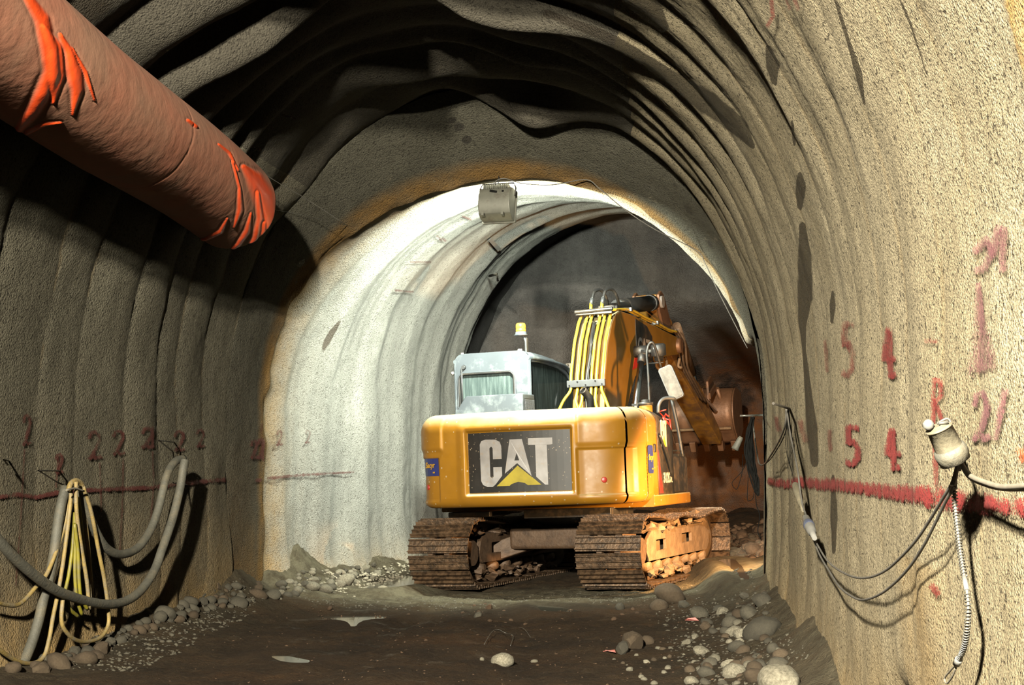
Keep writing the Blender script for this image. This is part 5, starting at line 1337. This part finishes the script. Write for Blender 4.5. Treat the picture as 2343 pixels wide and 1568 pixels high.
spray_mark('painted_mark', [([(1898, 985), (1900, 1030)], 4)], RR_, WR, None, None, .5); spray_mark('painted_mark', [([(1888, 780), (1892, 850)], 4)], RR_, WR, None, None, .4)

# ================================================================ STONES
random.seed(11)
def rock_mesh(seed, flat=.7, ang=.0, sub=2):
    v, f = (ICO2 if sub == 2 else ICO3); rn = random.Random(seed); X = np.array(v)
    o_ = rn.uniform(0, 50)
    r_ = 1 + .28 * fbm(X[:, 0] * .9 + o_, X[:, 1] * .9, X[:, 2] * .9, 2) + .10 * fbm(X[:, 0] * 3 + o_, X[:, 1] * 3, X[:, 2] * 3, 2)
    X = X * r_[:, None] * np.array([1, rn.uniform(.7, .95), flat])
    if ang:
        for k in range(7):
            n_ = np.array([rn.gauss(0, 1) for _ in range(3)]); n_ /= np.linalg.norm(n_); d_ = X @ n_; X -= np.outer(np.maximum(d_ - .62, 0), n_)
    me = bpy.data.meshes.new('stone'); me.from_pydata([tuple(p) for p in X], [], f); me.polygons.foreach_set('use_smooth', np.full(len(f), not ang)); me.update(); return me
ROCKS = [rock_mesh(k, .62 + .05 * (k % 4), ang=(k % 3 == 0), sub=3 if k < 6 else 2) for k in range(12)]
BYM = {}
def rocks(m):
    if m not in BYM:
        BYM[m] = []
        for r_ in ROCKS:
            c = r_.copy(); c.materials.append(M[m]); BYM[m].append(c)
    return BYM[m]
placed = []
def put_stone(p, size, m, label, group=None, k=None, sink=.25, tilt=.5, name='stone'):
    me = rocks(m)[random.randrange(12) if k is None else k]
    o = bpy.data.objects.new(name, me); C.objects.link(o)
    o.scale = (size / 2,) * 3; o.location = (p.x, p.y, p.z + size * .33 * (1 - sink * 2)); o.rotation_euler = (random.uniform(-tilt, tilt), random.uniform(-tilt, tilt), random.uniform(0, 6.28))
    tag(o, label, 'stone', group); placed.append((p.x, p.y, size)); return o
def stone_px(px, py, wpx, m, label, k=None, **kw):
    p = onfloor(px, py + wpx * .2); s_ = FPX / p.y; return put_stone(p, wpx / s_, m, label, None, k, **kw)
stone_px(1150, 1510, 52, 'stone_w', 'pale flat stone lying alone in the middle of the foreground mud', 1, tilt=.2)
stone_px(1103, 1510, 14, 'stone_w', 'small pale pebble left of the flat pale stone in the foreground mud')
stone_px(1223, 1515, 18, 'stone_w', 'small pale pebble right of the flat pale stone in the foreground mud')
stone_px(1533, 1366, 74, 'stone_b', 'large dark brown boulder in front of the right crawler track', 2, sink=.1)
stone_px(1508, 1386, 44, 'stone_b', 'brown stone leaning on the large dark boulder')
stone_px(1419, 1390, 28, 'stone_g', 'grey stone in the mud left of the large dark boulder')
stone_px(1093, 1408, 22, 'stone_g', 'small grey stone in the middle of the dark mud')
stone_px(1120, 1390, 22, 'clod', 'brown clod of earth behind the small grey stone in the mud')
stone_px(1445, 1472, 62, 'stone_b', 'brown angular rock beside the scattered rubble in the right foreground', 3, sink=.15)
stone_px(1424, 1488, 40, 'stone_g', 'bluish grey wedge of rock leaning on the brown angular rock', 6, sink=.1)
stone_px(1484, 1468, 34, 'stone_b', 'brown stone just right of the angular rock')
stone_px(1785, 1556, 120, 'stone_w', 'very large pale stone cut by the bottom edge near the right wall', 4, tilt=.15)
stone_px(1678, 1538, 58, 'stone_w', 'pale stone left of the very large stone at the bottom edge', 5)
stone_px(1726, 1532, 46, 'stone_b', 'brown stone behind the very large pale stone', 7)
stone_px(1605, 1490, 40, 'stone_w', 'pale block among the rubble right of the angular rock', 0)
stone_px(1684, 1482, 44, 'stone_g', 'pale grey stone at the foot of the right bank', 8)
stone_px(1745, 1432, 96, 'stone_g', 'biggest round grey boulder in the bank below the right wall', 2, sink=.4)
stone_px(1712, 1402, 52, 'stone_g', 'round grey stone above left of the biggest boulder in the right bank', 4)
stone_px(1745, 1375, 46, 'stone_g', 'round grey stone at the top of the right bank', 5)
stone_px(1601, 1404, 48, 'stone_g', 'grey stone in the mud at the toe of the right bank', 1)
stone_px(1566, 1386, 26, 'stone_g', 'small grey stone behind the stone at the toe of the right bank')
stone_px(1786, 1500, 40, 'stone_b', 'brown stone wedged against the right wall foot')
stone_px(372, 1398, 62, 'stone_g', 'large round boulder half buried in the left wall foot', 2, sink=.45)
stone_px(136, 1516, 64, 'stone_b', 'big brown stone at the end of the hanging grey hose', 4)
stone_px(196, 1508, 54, 'stone_b', 'flat brown slab below the yellow coil', 1, tilt=.2)
stone_px(172, 1490, 36, 'stone_g', 'grey stone under the yellow coil')
stone_px(232, 1486, 46, 'stone_b', 'brown stone right of the slab below the yellow coil', 3)
stone_px(205, 1482, 38, 'stone_b', 'upright brown stone touching the lowest yellow hose loop', 5)
stone_px(30, 1530, 44, 'stone_b', 'brown stone behind the grey hose at the lower left corner', 5)
stone_px(788, 1330, 46, 'stone_w', 'largest white stone at the foot of the lit wall', 4)
stone_px(745, 1350, 34, 'stone_w', 'rounded pale stone left of the largest white stone', 2)
stone_px(716, 1342, 32, 'stone_w', 'pale stone at the corner of the lit wall foot', 5)
stone_px(875, 1350, 30, 'stone_w', 'flat pale stone lying in the puddle near the left track', 1, tilt=.1)
def scatter(n, poly, size, mats, label, group, mind=.7, slope=0, name='stone', on=None, sink=.38):
    """random stones inside a picture polygon, dropped on the ground there"""
    xs_ = [p[0] for p in poly]; ys_ = [p[1] for p in poly]; c = 0; tries = 0
    def inside(x, y):
        r_ = False; j = len(poly) - 1
        for i in range(len(poly)):
            xi, yi = poly[i]; xj, yj = poly[j]
            if (yi > y) != (yj > y) and x < (xj - xi) * (y - yi) / (yj - yi) + xi: r_ = not r_
            j = i
        return r_
    while c < n and tries < n * 40:
        tries += 1; x, y = random.uniform(min(xs_), max(xs_)), random.uniform(min(ys_), max(ys_))
        if not inside(x, y): continue
        p = onfloor(x, y); s_ = random.uniform(*size) * (1 if random.random() < .8 else 1.35)
        if p.y > 25 or (name == 'lump' and p.y < 19.5) or any((p.x - a) ** 2 + (p.y - b) ** 2 < (mind * (s_ + d) / 2) ** 2 for a, b, d in placed): continue
        put_stone(p, s_, random.choice(mats), label, group, name='rock' if name == 'lump' else name, sink=sink); c += 1
scatter(62, [(240, 1490), (300, 1460), (440, 1415), (590, 1375), (630, 1362), (600, 1335), (500, 1345), (410, 1385), (320, 1425), (250, 1455)], (.05, .14), ['stone_g', 'stone_g', 'stone_b'], 'grey-brown cobble in the rubble along the left wall foot', 'rubble along the left wall')
scatter(14, [(60, 1540), (150, 1475), (260, 1475), (250, 1510), (120, 1545)], (.05, .13), ['stone_b', 'stone_g'], 'brown cobble on the ground under the coiled yellow hose', 'cobbles under the yellow hose')
scatter(64, [(620, 1372), (650, 1330), (700, 1310), (860, 1290), (900, 1310), (830, 1335), (760, 1350), (640, 1374)], (.04, .12), ['stone_w', 'stone_w', 'stone_g'], 'pale cobble in the heap at the foot of the lit wall', 'rubble at the foot of the lit wall')
scatter(62, [(1560, 1480), (1640, 1400), (1700, 1340), (1740, 1330), (1765, 1420), (1800, 1500), (1800, 1568), (1560, 1568)], (.04, .13), ['stone_g', 'stone_g', 'stone_b', 'stone_w'], 'dusty cobble in the bank of rubble below the right wall', 'rubble below the right wall')
scatter(30, [(1380, 1500), (1560, 1470), (1640, 1480), (1700, 1568), (1480, 1568)], (.02, .06), ['stone_w', 'stone_b', 'stone_w'], 'small loose stone in the right foreground mud', 'small stones in the right foreground')
scatter(26, [(700, 1395), (1400, 1375), (1500, 1400), (1350, 1440), (900, 1420)], (.02, .06), ['stone_g', 'clod', 'clod'], 'small clod or stone in the dark mud before the excavator', 'clods in the dark mud')
scatter(40, [(1655, 1300), (1655, 1235), (1740, 1215), (1740, 1300)], (.10, .26), ['clod', 'stone_b', 'clod'], 'brown lump of broken rock in the muck behind the right track', 'muck behind the right track', name='lump')
# gravel: thousands of chips nobody could count
def gravel(name, n, poly, smin, smax, m, label):
    xs_ = [p[0] for p in poly]; ys_ = [p[1] for p in poly]; V = []; F = []; rn = random.Random(9)
    v, f = ICO1; v = np.array(v)
    for _ in range(n):
        x, y = rn.uniform(min(xs_), max(xs_)), rn.uniform(min(ys_), max(ys_))
        if not (float(XL(y)) + .14 < x < float(XR(y)) - .14 if y < YL else -3.0 + .26 * (y - YL) < x < 1.75 + .24 * (y - YL)): continue
        h = float(floor_h(x, y)); s_ = rn.uniform(smin, smax) * (1 if rn.random() < .9 else 1.6)
        q_ = v * (np.array([1, .8, .6]) * s_ * np.array([rn.uniform(.7, 1.3) for _ in range(3)])) * (1 + .2 * np.sin(v[:, [1, 2, 0]] * 5 + rn.uniform(0, 6)))
        a_ = rn.uniform(0, 6.28); c_, s2_ = math.cos(a_), math.sin(a_); q_ = np.stack([q_[:, 0] * c_ - q_[:, 1] * s2_, q_[:, 0] * s2_ + q_[:, 1] * c_, q_[:, 2]], -1) + np.array([x, y, h])
        b_ = len(V) * len(v); V.append(q_); F.append(np.array(f) + b_)
    V = np.concatenate(V); F = np.concatenate(F)
    me = bpy.data.meshes.new(name); me.vertices.add(len(V)); me.vertices.foreach_set('co', V.reshape(-1).astype(np.float32)); k = len(F)
    me.loops.add(k * 3); me.loops.foreach_set('vertex_index', F.reshape(-1).astype(np.int32)); me.polygons.add(k)
    me.polygons.foreach_set('loop_start', (np.arange(k) * 3).astype(np.int32)); me.polygons.foreach_set('loop_total', np.full(k, 3, np.int32)); me.update(); me.validate()
    o = link(name, me, M[m]); tag(o, label, 'gravel', None, 'stuff')
gravel('gravel', 1500, [(-3.8, 10.2), (-3.0, 14.6)], .006, .020, 'stone_g', 'fine grey gravel spilled along the left wall foot')
gravel('gravel', 1500, [(.75, 9.0), (1.75, 14.6)], .005, .018, 'stone_g', 'fine gravel spread over the bank below the right wall')
gravel('gravel', 1300, [(-2.9, 14.9), (1.7, 16.0)], .005, .016, 'stone_g', 'pale gravel strip where the tunnel narrows')
gravel('gravel', 900, [(-2.9, 15.8), (-2.0, 19)], .008, .028, 'stone_w', 'pale gravel at the foot of the lit wall')
gravel('gravel', 1300, [(-2.8, 9.0), (1.0, 15.0)], .003, .012, 'clod', 'crumbs of brown mud scattered over the foreground')
gravel('gravel', 1400, [(1.3, 18.6), (3.6, 23.5)], .03, .09, 'clod', 'brown broken muck in front of the tunnel face')
# clumps of mud heaped in the centre foreground
# ---------------------------------------------------------------- puddles
FC = np.empty(len(FLOOR.data.vertices) * 3, np.float32); FLOOR.data.vertices.foreach_get('co', FC); FC = FC.reshape(-1, 3)
def puddle(outline, label):
    """water filling a shallow hollow that is pressed into the mud"""
    pts = [onfloor(*p) for p in outline]; z = float(np.percentile([p.z for p in pts], 65))
    pts = catmull(pts + [pts[0]], 5)[:-1]; O = np.array([(p.x, p.y) for p in pts]); c = O.mean(0)
    sel = np.where(np.all((FC[:, :2] > O.min(0) - .5) & (FC[:, :2] < O.max(0) + .5), 1))[0]; X = FC[sel, :2]
    ins = np.zeros(len(sel), bool); dist = np.full(len(sel), 9.0)
    for i in range(len(O)):
        p, q_ = O[i], O[(i + 1) % len(O)]
        cr = ((p[1] > X[:, 1]) != (q_[1] > X[:, 1])) & (X[:, 0] < (q_[0] - p[0]) * (X[:, 1] - p[1]) / (q_[1] - p[1] + 1e-12) + p[0]); ins ^= cr
        ab = q_ - p; t = np.clip(((X - p) @ ab) / (ab @ ab + 1e-12), 0, 1); dist = np.minimum(dist, np.linalg.norm(X - p - t[:, None] * ab, axis=1))
    sd = np.where(ins, -dist, dist)
    bed = z + np.clip(sd * .2, -.02, .03) + .004 * fbm(X[:, 0] * 8, X[:, 1] * 5, 2, 3)
    k = 1 - sst(.08, .42, sd); FC[sel, 2] = FC[sel, 2] * (1 - k) + bed * k
    W = c + (O - c) * (1 + .09 / np.maximum(.05, np.linalg.norm(O - c, axis=1)))[:, None]
    mb = MB(); mb.prism([tuple(p) for p in W], lambda u, v, t: Vector((u, v, z + t)), -.01, 0); o = mb.build('puddle', M['water']); tag(o, label, 'puddle', None, 'stuff')
puddle([(690, 1413), (740, 1407), (820, 1409), (885, 1412), (868, 1420), (830, 1428), (806, 1441), (790, 1430), (725, 1423)], 'pale puddle in the mud left of centre')
puddle([(620, 1508), (650, 1504), (690, 1508), (712, 1514), (690, 1519), (640, 1516)], 'small puddle near the bottom edge left of centre')
puddle([(1228, 1396), (1280, 1392), (1330, 1396), (1290, 1403), (1240, 1404)], 'shallow puddle in the middle of the dark mud')
puddle([(830, 1345), (870, 1325), (935, 1318), (955, 1345), (900, 1356), (845, 1356)], 'puddle beside the left crawler track')
puddle([(1640, 1308), (1680, 1298), (1715, 1300), (1700, 1312), (1660, 1318)], 'puddle behind the right crawler track')
FLOOR.data.vertices.foreach_set('co', FC.reshape(-1)); FLOOR.data.update()
# wires lying in the mud
wire('scrap_wire', [onfloor(1108, 1478) + Vector((0, 0, .01)), onfloor(1125, 1462) + Vector((0, 0, .05)), onfloor(1140, 1458) + Vector((0, 0, .06)), onfloor(1156, 1463) + Vector((0, 0, .05)), onfloor(1174, 1464) + Vector((0, 0, .03)), onfloor(1168, 1482) + Vector((0, 0, .01))], .0022, M['spring'], 'bent scrap wire lying in the foreground mud', 'wire', cr=5)
wire('scrap_wire', [onfloor(1188, 1442) + Vector((0, 0, .02)), onfloor(1200, 1452) + Vector((0, 0, .04)), onfloor(1214, 1462) + Vector((0, 0, .01))], .0018, M['spring'], 'short straight scrap wire behind the bent one in the mud', 'wire', cr=5)
for k, (x, y, lab) in enumerate([(1583, 1424, 'pink scrap of plastic below the right bank'), (1392, 1500, 'pink scrap of plastic left of the angular rock')]):
    p = onfloor(x, y); mb = MB(); vs = [p + Vector((random.uniform(-.06, .06), random.uniform(-.05, .05), .012 + random.uniform(0, .03))) for _ in range(6)]
    mb.add(vs, [(0, 1, 2), (1, 2, 3), (2, 3, 4), (3, 4, 5)]); M['pink'] = plain('pink_plastic', (.45, .14, .12), .5); o = mb.build('plastic_scrap', M['pink']); o.modifiers.new('s', 'SOLIDIFY').thickness = .003; tag(o, lab, 'scrap')
